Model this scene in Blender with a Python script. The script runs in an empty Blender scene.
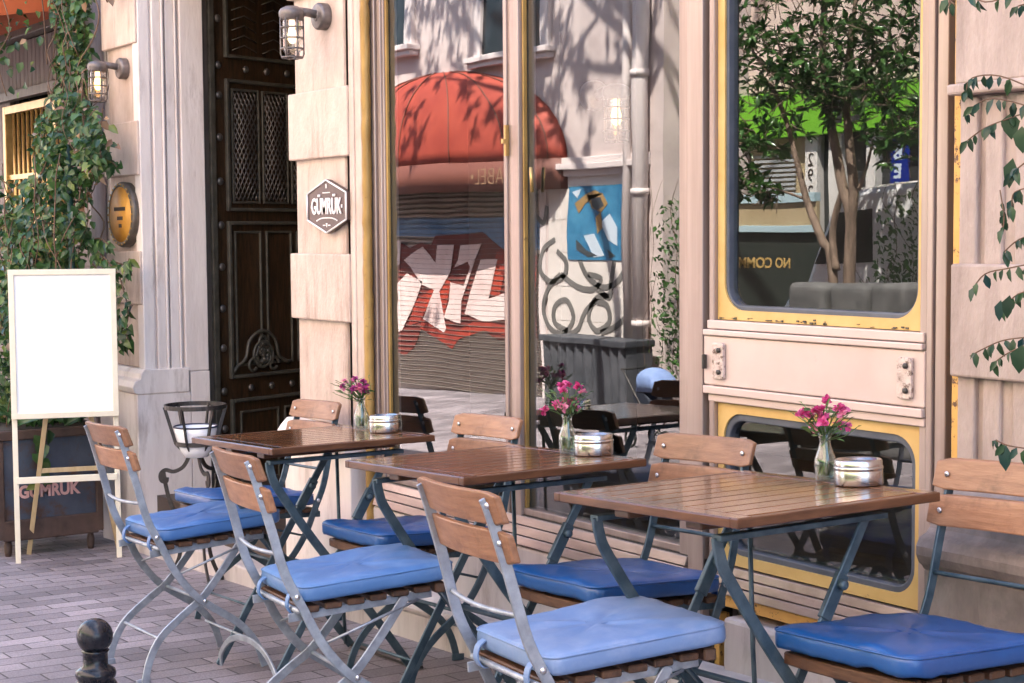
import bpy, bmesh, math, random
from mathutils import Vector, Matrix
random.seed(7)
R = math.radians
PI = math.pi
scn = bpy.context.scene
COL = scn.collection
SL = math.tan(R(2.34))      # the street rises to the right
SY = -.015
CAMH = 1.17
F = 1650.0
YAW, TILT, ROLL = R(33.7), math.atan(108.5/1650), R(.43)

def G(x, y): return SL*x + SY*y

# ------------------------------------------------------------------ camera
fw = Vector((-math.cos(YAW)*math.cos(TILT), math.sin(YAW)*math.cos(TILT), -math.sin(TILT)))
r0 = Vector((math.sin(YAW), math.cos(YAW), 0))
u0 = r0.cross(fw)
cr = r0*math.cos(ROLL) - u0*math.sin(ROLL)
cu = r0*math.sin(ROLL) + u0*math.cos(ROLL)
CPOS = Vector((0, 0, CAMH))
cam = bpy.data.cameras.new('camera'); camo = bpy.data.objects.new('camera', cam); COL.objects.link(camo)
m3 = Matrix((cr, cu, -fw)).transposed()
camo.matrix_world = Matrix.Translation(CPOS) @ m3.to_4x4()
cam.sensor_width = 36; cam.lens = F/1024*36; cam.clip_start = .05; cam.clip_end = 500
scn.camera = camo

def ray(px, py): return fw + cr*((px-512)/F) - cu*((py-341.5)/F)
def at(px, py, Y):
    d = ray(px, py); return CPOS + d*(Y/d.y)
def atx(px, py, X):
    d = ray(px, py); return CPOS + d*(X/d.x)

# ------------------------------------------------------------------ materials
def new_mat(name):
    m = bpy.data.materials.new(name); m.use_nodes = True
    nt = m.node_tree; nt.nodes.clear()
    out = nt.nodes.new('ShaderNodeOutputMaterial')
    return m, nt, out
class N:
    def __init__(s, nt): s.nt = nt
    def n(s, t, **kw):
        nd = s.nt.nodes.new(t)
        for k, v in kw.items(): setattr(nd, k, v)
        return nd
    def l(s, a, b): s.nt.links.new(a, b)
def rgb(c): return (c[0], c[1], c[2], 1)

def mat(name, col, rough=.5, metal=0, col2=None, scale=8, stretch=(1,1,1), contrast=(.35,.65), bump=0, bscale=None,
        spec=.5, coat=0, col3=None, scale3=3, mask3=(.55,.7), rough2=None, detail=5, world=False, sheen=0, island=0, s3=None, vary=0):
    m, nt, out = new_mat(name); q = N(nt)
    b = q.n('ShaderNodeBsdfPrincipled'); q.l(b.outputs[0], out.inputs[0])
    b.inputs['Roughness'].default_value = rough; b.inputs['Metallic'].default_value = metal
    b.inputs['Specular IOR Level'].default_value = spec; b.inputs['Coat Weight'].default_value = coat
    b.inputs['Coat Roughness'].default_value = .08
    if sheen: b.inputs['Sheen Weight'].default_value = sheen
    b.inputs['Base Color'].default_value = rgb(col)
    if col2 is None and not bump and not island: return m
    if world:
        g = q.n('ShaderNodeNewGeometry'); src = g.outputs['Position']
    else:
        t = q.n('ShaderNodeTexCoord'); src = t.outputs['Object']
    mp = q.n('ShaderNodeMapping'); mp.inputs['Scale'].default_value = stretch; q.l(src, mp.inputs[0])
    no = q.n('ShaderNodeTexNoise'); no.inputs['Scale'].default_value = scale; no.inputs['Detail'].default_value = detail
    no.inputs['Roughness'].default_value = .6
    q.l(mp.outputs[0], no.inputs['Vector'])
    cur = None
    if col2 is not None:
        rp = q.n('ShaderNodeValToRGB'); rp.color_ramp.elements[0].position = contrast[0]; rp.color_ramp.elements[1].position = contrast[1]
        rp.color_ramp.elements[0].color = rgb(col); rp.color_ramp.elements[1].color = rgb(col2)
        q.l(no.outputs[0], rp.inputs[0]); cur = rp.outputs[0]
        if rough2 is not None:
            mr = q.n('ShaderNodeMapRange'); mr.inputs[3].default_value = rough; mr.inputs[4].default_value = rough2
            mr.inputs[1].default_value = contrast[0]; mr.inputs[2].default_value = contrast[1]
            q.l(no.outputs[0], mr.inputs[0]); q.l(mr.outputs[0], b.inputs['Roughness'])
    if col3 is not None:
        n3 = q.n('ShaderNodeTexNoise'); n3.inputs['Scale'].default_value = scale3; n3.inputs['Detail'].default_value = 8; n3.inputs['Roughness'].default_value = .7
        if s3 is not None:
            m3_ = q.n('ShaderNodeMapping'); m3_.inputs['Scale'].default_value = s3; q.l(src, m3_.inputs[0]); q.l(m3_.outputs[0], n3.inputs['Vector'])
        else: q.l(src, n3.inputs['Vector'])
        r3 = q.n('ShaderNodeMapRange'); r3.inputs[1].default_value = mask3[0]; r3.inputs[2].default_value = mask3[1]
        q.l(n3.outputs[0], r3.inputs[0])
        mx = q.n('ShaderNodeMix', data_type='RGBA'); q.l(r3.outputs[0], mx.inputs[0])
        if cur is None: mx.inputs[6].default_value = rgb(col)
        else: q.l(cur, mx.inputs[6])
        mx.inputs[7].default_value = rgb(col3); cur = mx.outputs[2]
    if island:
        g2 = q.n('ShaderNodeNewGeometry')
        mr2 = q.n('ShaderNodeMapRange'); mr2.inputs[3].default_value = 1-island; mr2.inputs[4].default_value = 1+island
        q.l(g2.outputs['Random Per Island'], mr2.inputs[0])
        hs = q.n('ShaderNodeHueSaturation'); q.l(mr2.outputs[0], hs.inputs['Value'])
        if cur is None: hs.inputs['Color'].default_value = rgb(col)
        else: q.l(cur, hs.inputs['Color'])
        cur = hs.outputs[0]
    if vary:
        oi = q.n('ShaderNodeObjectInfo'); mv = q.n('ShaderNodeMapRange'); mv.inputs[3].default_value = 1-vary; mv.inputs[4].default_value = 1+vary*.7
        q.l(oi.outputs['Random'], mv.inputs[0]); hv_ = q.n('ShaderNodeHueSaturation'); q.l(mv.outputs[0], hv_.inputs['Value']); q.l(cur, hv_.inputs['Color']); cur = hv_.outputs[0]
    if cur is not None: q.l(cur, b.inputs['Base Color'])
    if bump:
        nb = q.n('ShaderNodeTexNoise'); nb.inputs['Scale'].default_value = bscale or scale*3; nb.inputs['Detail'].default_value = 6
        q.l(mp.outputs[0], nb.inputs['Vector'])
        bp = q.n('ShaderNodeBump'); bp.inputs['Strength'].default_value = bump; bp.inputs['Distance'].default_value = .01
        q.l(nb.outputs[0], bp.inputs['Height']); q.l(bp.outputs[0], b.inputs['Normal'])
    return m

def leaf_mat(name, cols, rough=.35):
    m, nt, out = new_mat(name); q = N(nt)
    b = q.n('ShaderNodeBsdfPrincipled'); b.inputs['Roughness'].default_value = rough
    g = q.n('ShaderNodeNewGeometry')
    rp = q.n('ShaderNodeValToRGB'); e = rp.color_ramp.elements
    while len(e) < len(cols): e.new(.5)
    for i, c in enumerate(cols):
        e[i].position = i/(len(cols)-1); e[i].color = rgb(c)
    q.l(g.outputs['Random Per Island'], rp.inputs[0]); q.l(rp.outputs[0], b.inputs['Base Color'])
    tr = q.n('ShaderNodeBsdfTranslucent'); q.l(rp.outputs[0], tr.inputs[0])
    mx = q.n('ShaderNodeMixShader'); mx.inputs[0].default_value = .3
    q.l(b.outputs[0], mx.inputs[1]); q.l(tr.outputs[0], mx.inputs[2]); q.l(mx.outputs[0], out.inputs[0])
    return m

def glass_front(name, base=.11, power=4, tint=(.9,.95,.95)):
    m, nt, out = new_mat(name); q = N(nt)
    lw = q.n('ShaderNodeLayerWeight'); lw.inputs[0].default_value = .5
    p = q.n('ShaderNodeMath', operation='POWER'); q.l(lw.outputs['Facing'], p.inputs[0]); p.inputs[1].default_value = power
    mr = q.n('ShaderNodeMapRange'); mr.inputs[3].default_value = base; mr.inputs[4].default_value = 1; q.l(p.outputs[0], mr.inputs[0])
    gl = q.n('ShaderNodeBsdfGlossy'); gl.inputs['Roughness'].default_value = .0
    # very slight waviness of old float glass
    t = q.n('ShaderNodeTexCoord'); no = q.n('ShaderNodeTexNoise'); no.inputs['Scale'].default_value = 2.2; no.inputs['Detail'].default_value = 1
    q.l(t.outputs['Object'], no.inputs['Vector'])
    bp = q.n('ShaderNodeBump'); bp.inputs['Strength'].default_value = .06; bp.inputs['Distance'].default_value = .01
    q.l(no.outputs[0], bp.inputs['Height']); q.l(bp.outputs[0], gl.inputs['Normal'])
    tr = q.n('ShaderNodeBsdfTransparent'); tr.inputs[0].default_value = rgb(tint)
    mx = q.n('ShaderNodeMixShader'); q.l(mr.outputs[0], mx.inputs[0]); q.l(tr.outputs[0], mx.inputs[1]); q.l(gl.outputs[0], mx.inputs[2])
    q.l(mx.outputs[0], out.inputs[0]); return m
def clear(name, tint=(1,1,1)):
    m, nt, out = new_mat(name); q = N(nt)
    tr = q.n('ShaderNodeBsdfTransparent'); tr.inputs[0].default_value = rgb(tint); q.l(tr.outputs[0], out.inputs[0]); return m
def emit(name, col, s):
    m, nt, out = new_mat(name); q = N(nt)
    e = q.n('ShaderNodeEmission'); e.inputs[0].default_value = rgb(col); e.inputs[1].default_value = s; q.l(e.outputs[0], out.inputs[0]); return m
def real_glass(name, col=(1,1,1), ior=1.45, rough=0):
    m, nt, out = new_mat(name); q = N(nt)
    b = q.n('ShaderNodeBsdfPrincipled'); b.inputs['Base Color'].default_value = rgb(col); b.inputs['Roughness'].default_value = rough
    b.inputs['Transmission Weight'].default_value = 1; b.inputs['IOR'].default_value = ior
    q.l(b.outputs[0], out.inputs[0]); return m

def paver_mat():
    m, nt, out = new_mat('grey concrete pavers'); q = N(nt)
    b = q.n('ShaderNodeBsdfPrincipled'); q.l(b.outputs[0], out.inputs[0])
    g = q.n('ShaderNodeNewGeometry'); sp = q.n('ShaderNodeSeparateXYZ'); q.l(g.outputs['Position'], sp.inputs[0])
    cb = q.n('ShaderNodeCombineXYZ'); q.l(sp.outputs[1], cb.inputs[0]); q.l(sp.outputs[0], cb.inputs[1])
    # wobble so that the courses are not ruled lines
    nw = q.n('ShaderNodeTexNoise'); nw.inputs['Scale'].default_value = 3; q.l(g.outputs['Position'], nw.inputs['Vector'])
    wv = q.n('ShaderNodeVectorMath', operation='SCALE'); q.l(nw.outputs['Color'], wv.inputs[0]); wv.inputs['Scale'].default_value = .012
    ad = q.n('ShaderNodeVectorMath', operation='ADD'); q.l(cb.outputs[0], ad.inputs[0]); q.l(wv.outputs[0], ad.inputs[1])
    br = q.n('ShaderNodeTexBrick'); q.l(ad.outputs[0], br.inputs['Vector'])
    br.inputs['Scale'].default_value = 1; br.inputs['Brick Width'].default_value = .205; br.inputs['Row Height'].default_value = .102
    br.inputs['Mortar Size'].default_value = .0035; br.inputs['Mortar Smooth'].default_value = .3; br.inputs['Bias'].default_value = 0
    br.inputs['Color1'].default_value = (.155,.135,.148,1); br.inputs['Color2'].default_value = (.285,.25,.268,1); br.inputs['Mortar'].default_value = (.035,.03,.031,1)
    n2 = q.n('ShaderNodeTexNoise'); n2.inputs['Scale'].default_value = 160; n2.inputs['Detail'].default_value = 4; q.l(g.outputs['Position'], n2.inputs['Vector'])
    n3 = q.n('ShaderNodeTexNoise'); n3.inputs['Scale'].default_value = 1.6; n3.inputs['Detail'].default_value = 6; q.l(g.outputs['Position'], n3.inputs['Vector'])
    r2 = q.n('ShaderNodeMapRange'); r2.inputs[1].default_value=.3; r2.inputs[2].default_value=.7; r2.inputs[3].default_value=.72; r2.inputs[4].default_value=1.25; q.l(n2.outputs[0], r2.inputs[0])
    r3 = q.n('ShaderNodeMapRange'); r3.inputs[1].default_value=.3; r3.inputs[2].default_value=.7; r3.inputs[3].default_value=.62; r3.inputs[4].default_value=1.22; q.l(n3.outputs[0], r3.inputs[0])
    mu = q.n('ShaderNodeMath', operation='MULTIPLY'); q.l(r2.outputs[0], mu.inputs[0]); q.l(r3.outputs[0], mu.inputs[1])
    vm = q.n('ShaderNodeVectorMath', operation='SCALE'); q.l(br.outputs['Color'], vm.inputs[0]); q.l(mu.outputs[0], vm.inputs['Scale'])
    q.l(vm.outputs[0], b.inputs['Base Color'])
    rr = q.n('ShaderNodeMapRange'); rr.inputs[3].default_value=.5; rr.inputs[4].default_value=.75; q.l(n3.outputs[0], rr.inputs[0]); q.l(rr.outputs[0], b.inputs['Roughness'])
    inv = q.n('ShaderNodeMath', operation='SUBTRACT'); inv.inputs[0].default_value = 1; q.l(br.outputs['Fac'], inv.inputs[1])
    sm = q.n('ShaderNodeMath', operation='MULTIPLY_ADD'); q.l(n2.outputs[0], sm.inputs[0]); sm.inputs[1].default_value = .35; q.l(inv.outputs[0], sm.inputs[2])
    bp = q.n('ShaderNodeBump'); bp.inputs['Strength'].default_value = .7; bp.inputs['Distance'].default_value = .004
    q.l(sm.outputs[0], bp.inputs['Height']); q.l(bp.outputs[0], b.inputs['Normal'])
    return m

M = {}
M['stone'] = mat('streaked pale stone', (.45,.345,.285), .62, col2=(.58,.47,.40), scale=6, stretch=(2.2,2.2,1.0), contrast=(.32,.66), bump=.4, bscale=45,
                 col3=(.24,.16,.12), scale3=5, mask3=(.54,.80), world=True, s3=(2.6,2.6,.4))
M['plinth'] = mat('scuffed white plinth marble', (.44,.385,.365), .5, col2=(.57,.51,.485), scale=4, stretch=(3,3,.6), contrast=(.3,.65), bump=.2, bscale=25,
                  col3=(.27,.215,.19), scale3=4, mask3=(.54,.76), world=True, s3=(2.5,2.5,.6))
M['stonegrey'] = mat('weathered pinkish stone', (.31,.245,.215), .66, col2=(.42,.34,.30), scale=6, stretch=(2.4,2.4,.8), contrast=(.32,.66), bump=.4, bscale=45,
                 col3=(.20,.15,.13), scale3=5, mask3=(.54,.80), world=True, s3=(2.6,2.6,.4))  # weathered stone, also darkened in colour for the weaker light on the right
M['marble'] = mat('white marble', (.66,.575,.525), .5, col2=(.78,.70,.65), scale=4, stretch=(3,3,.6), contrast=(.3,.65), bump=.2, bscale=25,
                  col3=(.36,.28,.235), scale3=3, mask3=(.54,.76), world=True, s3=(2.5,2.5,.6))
M['greystone'] = mat('weathered grey stone', (.15,.12,.108), .7, col2=(.30,.25,.225), scale=5, stretch=(2,2,.8), contrast=(.3,.68), bump=.35, bscale=30, world=True,
                  col3=(.12,.10,.09), scale3=4, mask3=(.55,.75))
M['alu'] = mat('brushed pinkish aluminium', (.28,.21,.185), .36, .45, col2=(.40,.315,.28), scale=6, stretch=(3,3,.15), bump=.04, bscale=80, world=True,
               col3=(.40,.30,.27), scale3=3, mask3=(.58,.75))
M['panel'] = mat('painted metal panel', (.50,.395,.355), .42, .15, col2=(.58,.465,.42), scale=3, stretch=(1,1,1), bump=.05, bscale=12, world=True,
               col3=(.45,.35,.31), scale3=9, mask3=(.63,.75))
M['steelslat'] = mat('weathered steel slat', (.30,.235,.21), .33, .6, col2=(.48,.385,.345), scale=5, stretch=(.6,3,3), world=True, col3=(.26,.20,.17), scale3=6, mask3=(.55,.75))
M['yellow'] = mat('chipped yellow paint', (.50,.315,.095), .5, col2=(.58,.40,.15), scale=6, bump=.15, world=True, col3=(.12,.06,.03), scale3=26, mask3=(.675,.70))
M['yellowrust'] = mat('rusted yellow paint', (.58,.32,.08), .55, col2=(.62,.37,.10), scale=6, bump=.3, world=True, col3=(.09,.045,.025), scale3=34, mask3=(.55,.6))
M['bracket'] = mat('scuffed bracket plate', (.46,.36,.32), .5, .2, col2=(.62,.52,.47), scale=30, bump=.4, bscale=60, world=True, col3=(.14,.09,.07), scale3=45, mask3=(.52,.6))
M['rubber'] = mat('blue grey rubber seal', (.055,.065,.085), .45, col2=(.09,.10,.125), scale=8, world=True)
M['darkgap'] = mat('dark steel channel', (.035,.032,.028), .5, col2=(.05,.045,.035), scale=12, world=True)
M['gold'] = mat('ochre gold trim', (.26,.15,.04), .45, .3, col2=(.42,.26,.08), scale=14, stretch=(1,1,.3), bump=.2, world=True, col3=(.14,.08,.03), scale3=30, mask3=(.6,.7))
M['glass'] = glass_front('shop window glass', base=.10, power=2.6)
M['clear'] = clear('glass inner face', (.86,.92,.92))
M['tabwood'] = mat('varnished brown slats', (.065,.024,.009), .15, col2=(.165,.068,.026), scale=9, stretch=(9,.8,9), contrast=(.3,.7), bump=.12, bscale=14, coat=.4, island=.25, spec=.4)
M['tabwood_edge'] = mat('table edge wood', (.065,.025,.011), .36, col2=(.125,.052,.023), scale=9, stretch=(1,1,6), bump=.1)
M['chairwood'] = mat('oiled beech slat', (.195,.088,.043), .42, col2=(.325,.165,.088), scale=9, stretch=(1.0,8,8), contrast=(.3,.7), bump=.12, bscale=30, col3=(.12,.055,.026), scale3=9, mask3=(.55,.75), coat=.1, vary=.22)
M['seatwood'] = mat('brown seat slat', (.045,.02,.009), .5, col2=(.09,.042,.02), scale=9, stretch=(1.5,10,10), bump=.15, island=.2)
M['steel'] = mat('galvanised steel bar', (.24,.265,.305), .40, .6, col2=(.37,.405,.455), scale=26, contrast=(.35,.65), bump=.1, bscale=60, rough2=.52, col3=(.24,.27,.31), scale3=9, mask3=(.55,.75))
M['shadesteel'] = mat('shade toned galvanised bar', (.035,.066,.092), .42, .4, col2=(.085,.128,.158), scale=20, bump=.08, rough2=.55)  # same galvanised steel, its bluish shade put into the colour
M['rivet'] = mat('steel rivet', (.6,.6,.62), .3, 1)
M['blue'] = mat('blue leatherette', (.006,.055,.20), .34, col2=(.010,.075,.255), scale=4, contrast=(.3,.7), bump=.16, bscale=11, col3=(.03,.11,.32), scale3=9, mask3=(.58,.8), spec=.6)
M['bluesheen'] = mat('sheen lightened blue leatherette', (.035,.115,.31), .42, col2=(.055,.145,.36), scale=4, contrast=(.3,.7), bump=.18, bscale=12, col3=(.12,.22,.44), scale3=9, mask3=(.5,.85), spec=.5)  # sky sheen on the street-side cushions put into the base blue
M['bluesheen2'] = mat('sheen lightened azure leatherette', (.055,.145,.34), .45, col2=(.08,.18,.39), scale=4, contrast=(.3,.7), bump=.18, bscale=12, col3=(.17,.27,.46), scale3=9, mask3=(.48,.85), spec=.5)  # the same sky sheen in the colour, a step lighter
M['bluepale'] = mat('worn and sheen paled blue leatherette', (.11,.195,.38), .48, col2=(.15,.235,.42), scale=4, contrast=(.3,.7), bump=.18, bscale=12, col3=(.25,.32,.48), scale3=10, mask3=(.45,.85), spec=.5)  # real worn patches, plus sky sheen put into the paler blue
M['bluepipe'] = mat('dark blue piping', (.03,.09,.33), .4)
M['iron'] = mat('black wrought iron', (.022,.020,.020), .42, .3, col2=(.05,.042,.038), scale=30, bump=.1)
M['cast'] = mat('glossy black cast iron', (.004,.005,.008), .24, 0, col2=(.022,.023,.03), scale=30, bump=.08, bscale=40, coat=0, spec=.32, col3=(.03,.027,.025), scale3=14, mask3=(.62,.72))
M['enamel'] = mat('white enamel', (.78,.79,.82), .2, coat=.4)
M['enamelrim'] = mat('navy rim', (.015,.02,.05), .3)
M['cream'] = mat('cream painted wood', (.74,.66,.50), .5, col2=(.80,.73,.58), scale=10, bump=.05)
M['tanwood'] = mat('tan stretcher wood', (.46,.33,.17), .5, col2=(.55,.41,.23), scale=10, stretch=(4,4,.6))
M['board'] = mat('blank white board', (.86,.855,.84), .45)
M['planter'] = mat('blue grey painted sheet metal', (.04,.05,.075), .5, .2, col2=(.065,.08,.11), scale=6, bump=.2, world=True, col3=(.075,.038,.025), scale3=5, mask3=(.5,.62))
M['rustwood'] = mat('rusty lower rail', (.045,.025,.018), .6, col2=(.085,.05,.038), scale=9, bump=.3, world=True)
M['pinkpaint'] = mat('faded pink lettering', (.50,.27,.25), .6, col2=(.58,.36,.33), scale=20)
M['soil'] = mat('planter soil', (.03,.022,.016), .9, col2=(.05,.04,.03), scale=30, bump=.6)
M['ivy'] = leaf_mat('ivy leaves', [(.014,.042,.015),(.028,.08,.022),(.055,.125,.032),(.018,.055,.03),(.09,.18,.04),(.035,.09,.045),(.2,.25,.055)], .3)
M['ivydead'] = leaf_mat('dry ivy leaves', [(.30,.16,.07),(.42,.28,.17),(.20,.10,.05),(.40,.33,.28)], .6)
M['vine'] = leaf_mat('hanging vine leaves', [(.012,.035,.02),(.02,.055,.025),(.035,.085,.03),(.01,.045,.05)], .35)
M['stem'] = mat('brown stem', (.09,.05,.03), .7, col2=(.15,.09,.055), scale=30, bump=.3)
M['treeleaf'] = leaf_mat('glossy tree leaves', [(.025,.065,.018),(.045,.11,.028),(.075,.165,.04),(.05,.125,.04),(.11,.23,.06)], .2)
M['bark'] = mat('pale brown bark', (.10,.068,.048), .8, col2=(.24,.17,.125), scale=12, stretch=(2,2,.7), bump=.5)
M['pink'] = leaf_mat('pink petals', [(.50,.03,.17),(.62,.07,.25),(.70,.16,.34),(.42,.02,.13)], .5)
M['palepink'] = leaf_mat('pale pink petals', [(.75,.30,.42),(.70,.22,.36)], .5)
M['purple'] = leaf_mat('purple petals', [(.30,.03,.17),(.45,.06,.25),(.55,.12,.3)], .5)
M['flowerleaf'] = leaf_mat('flower stems', [(.06,.13,.04),(.09,.18,.06),(.14,.2,.07)], .5)
M['vase'] = glass_front('clear vase glass', base=.06, power=2.5, tint=(.96,.985,.97))
M['water'] = glass_front('water', base=.04, power=3, tint=(.90,.96,.92))
M['tin'] = mat('polished tin', (.50,.48,.47), .24, 1)
M['ash'] = mat('dark ash pit', (.05,.05,.05), .6)
M['door'] = mat('dark carved door wood', (.022,.012,.006), .36, col2=(.07,.036,.016), scale=10, stretch=(6,6,.7), bump=.3, bscale=30, col3=(.085,.045,.022), scale3=2.2, mask3=(.55,.75))
M['doortrim'] = mat('worn greenish moulding', (.055,.05,.038), .4, col2=(.10,.09,.07), scale=16, bump=.2)
M['doorframe'] = mat('aged timber jamb', (.065,.05,.04), .5, col2=(.12,.095,.075), scale=10, stretch=(6,6,.6), bump=.2)
M['stud'] = mat('old iron stud', (.15,.135,.12), .4, .6)
M['galv'] = mat('aged zinc lamp body', (.10,.085,.08), .42, .4, col2=(.19,.165,.155), scale=22, bump=.15)
M['lampglass'] = glass_front('lamp glass', base=.12, power=2, tint=(.95,.92,.88))
M['bulb'] = emit('warm bulb', (1,.5,.16), 1.1)
M['bulbdim'] = emit('dim bulb', (1,.72,.5), .35)
M['bulboff'] = mat('frosted bulb', (.85,.80,.74), .4)
M['plaquebrown'] = mat('brown enamel sign', (.05,.026,.021), .4, col2=(.07,.036,.03), scale=18, bump=.05)
M['white'] = mat('white paint', (.78,.75,.72), .5)
M['ovalgold'] = mat('old gilt plate', (.44,.19,.025), .55, .1, col2=(.62,.31,.05), scale=7, bump=.08, col3=(.40,.16,.03), scale3=5, mask3=(.55,.75))
M['ovaledge'] = mat('dark bronze edge', (.075,.062,.05), .4, .4, col2=(.13,.10,.075), scale=22, bump=.2)
M['ink'] = mat('dark lettering', (.03,.02,.015), .6)
M['orange'] = mat('orange awning cloth', (.36,.07,.018), .8, col2=(.44,.10,.025), scale=5, world=True)
M['darkwood'] = mat('weathered dark boards', (.085,.065,.058), .65, col2=(.17,.135,.12), scale=6, stretch=(8,8,.5), bump=.3, world=True)
M['brass'] = mat('brass bars', (.40,.26,.09), .35, .6, col2=(.55,.36,.14), scale=14)
M['greenpole'] = mat('dark green pole', (.012,.05,.045), .4)
M['greypipe'] = mat('grey downpipe', (.26,.225,.235), .55, col2=(.36,.32,.33), scale=12, stretch=(3,3,.5), world=True)
M['wallpale'] = mat('pale render', (.55,.43,.37), .8, col2=(.66,.54,.47), scale=4, bump=.2, world=True)
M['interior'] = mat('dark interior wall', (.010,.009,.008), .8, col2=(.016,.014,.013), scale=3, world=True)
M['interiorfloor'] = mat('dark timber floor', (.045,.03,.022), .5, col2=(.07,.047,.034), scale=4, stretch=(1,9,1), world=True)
# across the street
M['oppwall'] = mat('sunlit grey pink render', (.50,.42,.40), .85, col2=(.60,.51,.48), scale=3, bump=.2, world=True, col3=(.33,.26,.25), scale3=1.2, mask3=(.55,.8))
M['opppanel'] = mat('pale cladding panels', (.58,.53,.49), .8, col2=(.66,.61,.57), scale=3, world=True)
M['oppframe'] = mat('pale window surround', (.62,.55,.53), .7)
M['oppglass'] = mat('dark window pane', (.02,.022,.026), .08)
M['dome'] = mat('red awning cloth', (.25,.032,.018), .7, col2=(.31,.048,.026), scale=4, world=True)
M['domeband'] = mat('dark red valance', (.14,.045,.03), .65)
M['signband'] = mat('olive fascia', (.085,.075,.05), .6)
M['shutter'] = mat('pale roller shutter', (.46,.40,.35), .6, col2=(.55,.49,.44), scale=3, world=True)
M['grafred'] = mat('red spray paint', (.40,.045,.02), .7, col2=(.24,.03,.02), scale=3, contrast=(.4,.6), world=True)
M['grafdark'] = mat('maroon spray paint', (.20,.04,.03), .7, col2=(.15,.03,.025), scale=5, world=True)
M['grafpink'] = mat('pink white spray paint', (.62,.45,.42), .7, col2=(.70,.58,.55), scale=3, world=True)
M['grafblue'] = mat('blue spray paint', (.10,.22,.42), .7, col2=(.22,.34,.50), scale=3, world=True)
M['grafyellow'] = mat('yellow spray drips', (.46,.385,.26), .7)
M['seam'] = mat('shutter seam', (.20,.17,.15), .7)
M['tag'] = mat('black spray tag', (.10,.095,.09), .7, col2=(.17,.16,.15), scale=3, world=True)
M['posterblue'] = mat('blue poster', (.02,.13,.26), .5, col2=(.06,.24,.40), scale=5, world=True)
M['posterpale'] = mat('pale poster shape', (.50,.58,.66), .5)
M['posterochre'] = mat('ochre poster shape', (.32,.20,.08), .5)
M['posterdark'] = mat('dark poster shape', (.05,.06,.07), .5)
M['lime'] = mat('lime green fascia', (.14,.40,.018), .6)
M['shopdark'] = mat('dark shop front', (.03,.032,.033), .25)
M['ochrewall'] = mat('ochre shop wall', (.32,.25,.14), .7, col2=(.38,.30,.18), scale=4, world=True)
M['whitepaint'] = mat('white pillar paint', (.62,.60,.57), .6)
M['blindslat'] = mat('grey blind slats', (.33,.35,.36), .5)
M['bluesign'] = emit('blue lit sign', (.05,.12,1.0), .16)
M['whitelit'] = emit('lit white letters', (.85,.92,1), .55)
M['faintletter'] = mat('faded ochre lettering', (.24,.14,.08), .7)
M['darkboard'] = mat('dark green board', (.018,.024,.02), .5)
M['letteryellow'] = mat('yellow painted letters', (.40,.27,.09), .6)
M['bluerail'] = mat('pale blue rail', (.34,.46,.50), .5)
M['van'] = mat('white van paint', (.74,.74,.74), .25, coat=.5)
M['tyre'] = mat('black tyre', (.02,.02,.02), .8)
M['carglass'] = mat('dark car glass', (.015,.02,.025), .05)
M['concrete'] = mat('grey concrete', (.07,.07,.07), .75, col2=(.13,.128,.125), scale=8, bump=.3)
M['strollerblue'] = mat('pale blue hood cloth', (.16,.24,.46), .7, col2=(.22,.31,.52), scale=7)
M['strollerdark'] = mat('navy hood cloth', (.015,.02,.035), .7)
M['corrug'] = mat('dark corrugated metal', (.05,.055,.065), .5, .3, col2=(.10,.105,.12), scale=4, world=True)
M['roof'] = mat('terracotta roof', (.30,.13,.08), .8, col2=(.36,.17,.11), scale=10, world=True)
M['paver'] = paver_mat()
M['kerb'] = mat('granite kerb', (.26,.25,.25), .7, col2=(.34,.33,.33), scale=30, bump=.2, world=True)

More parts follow.
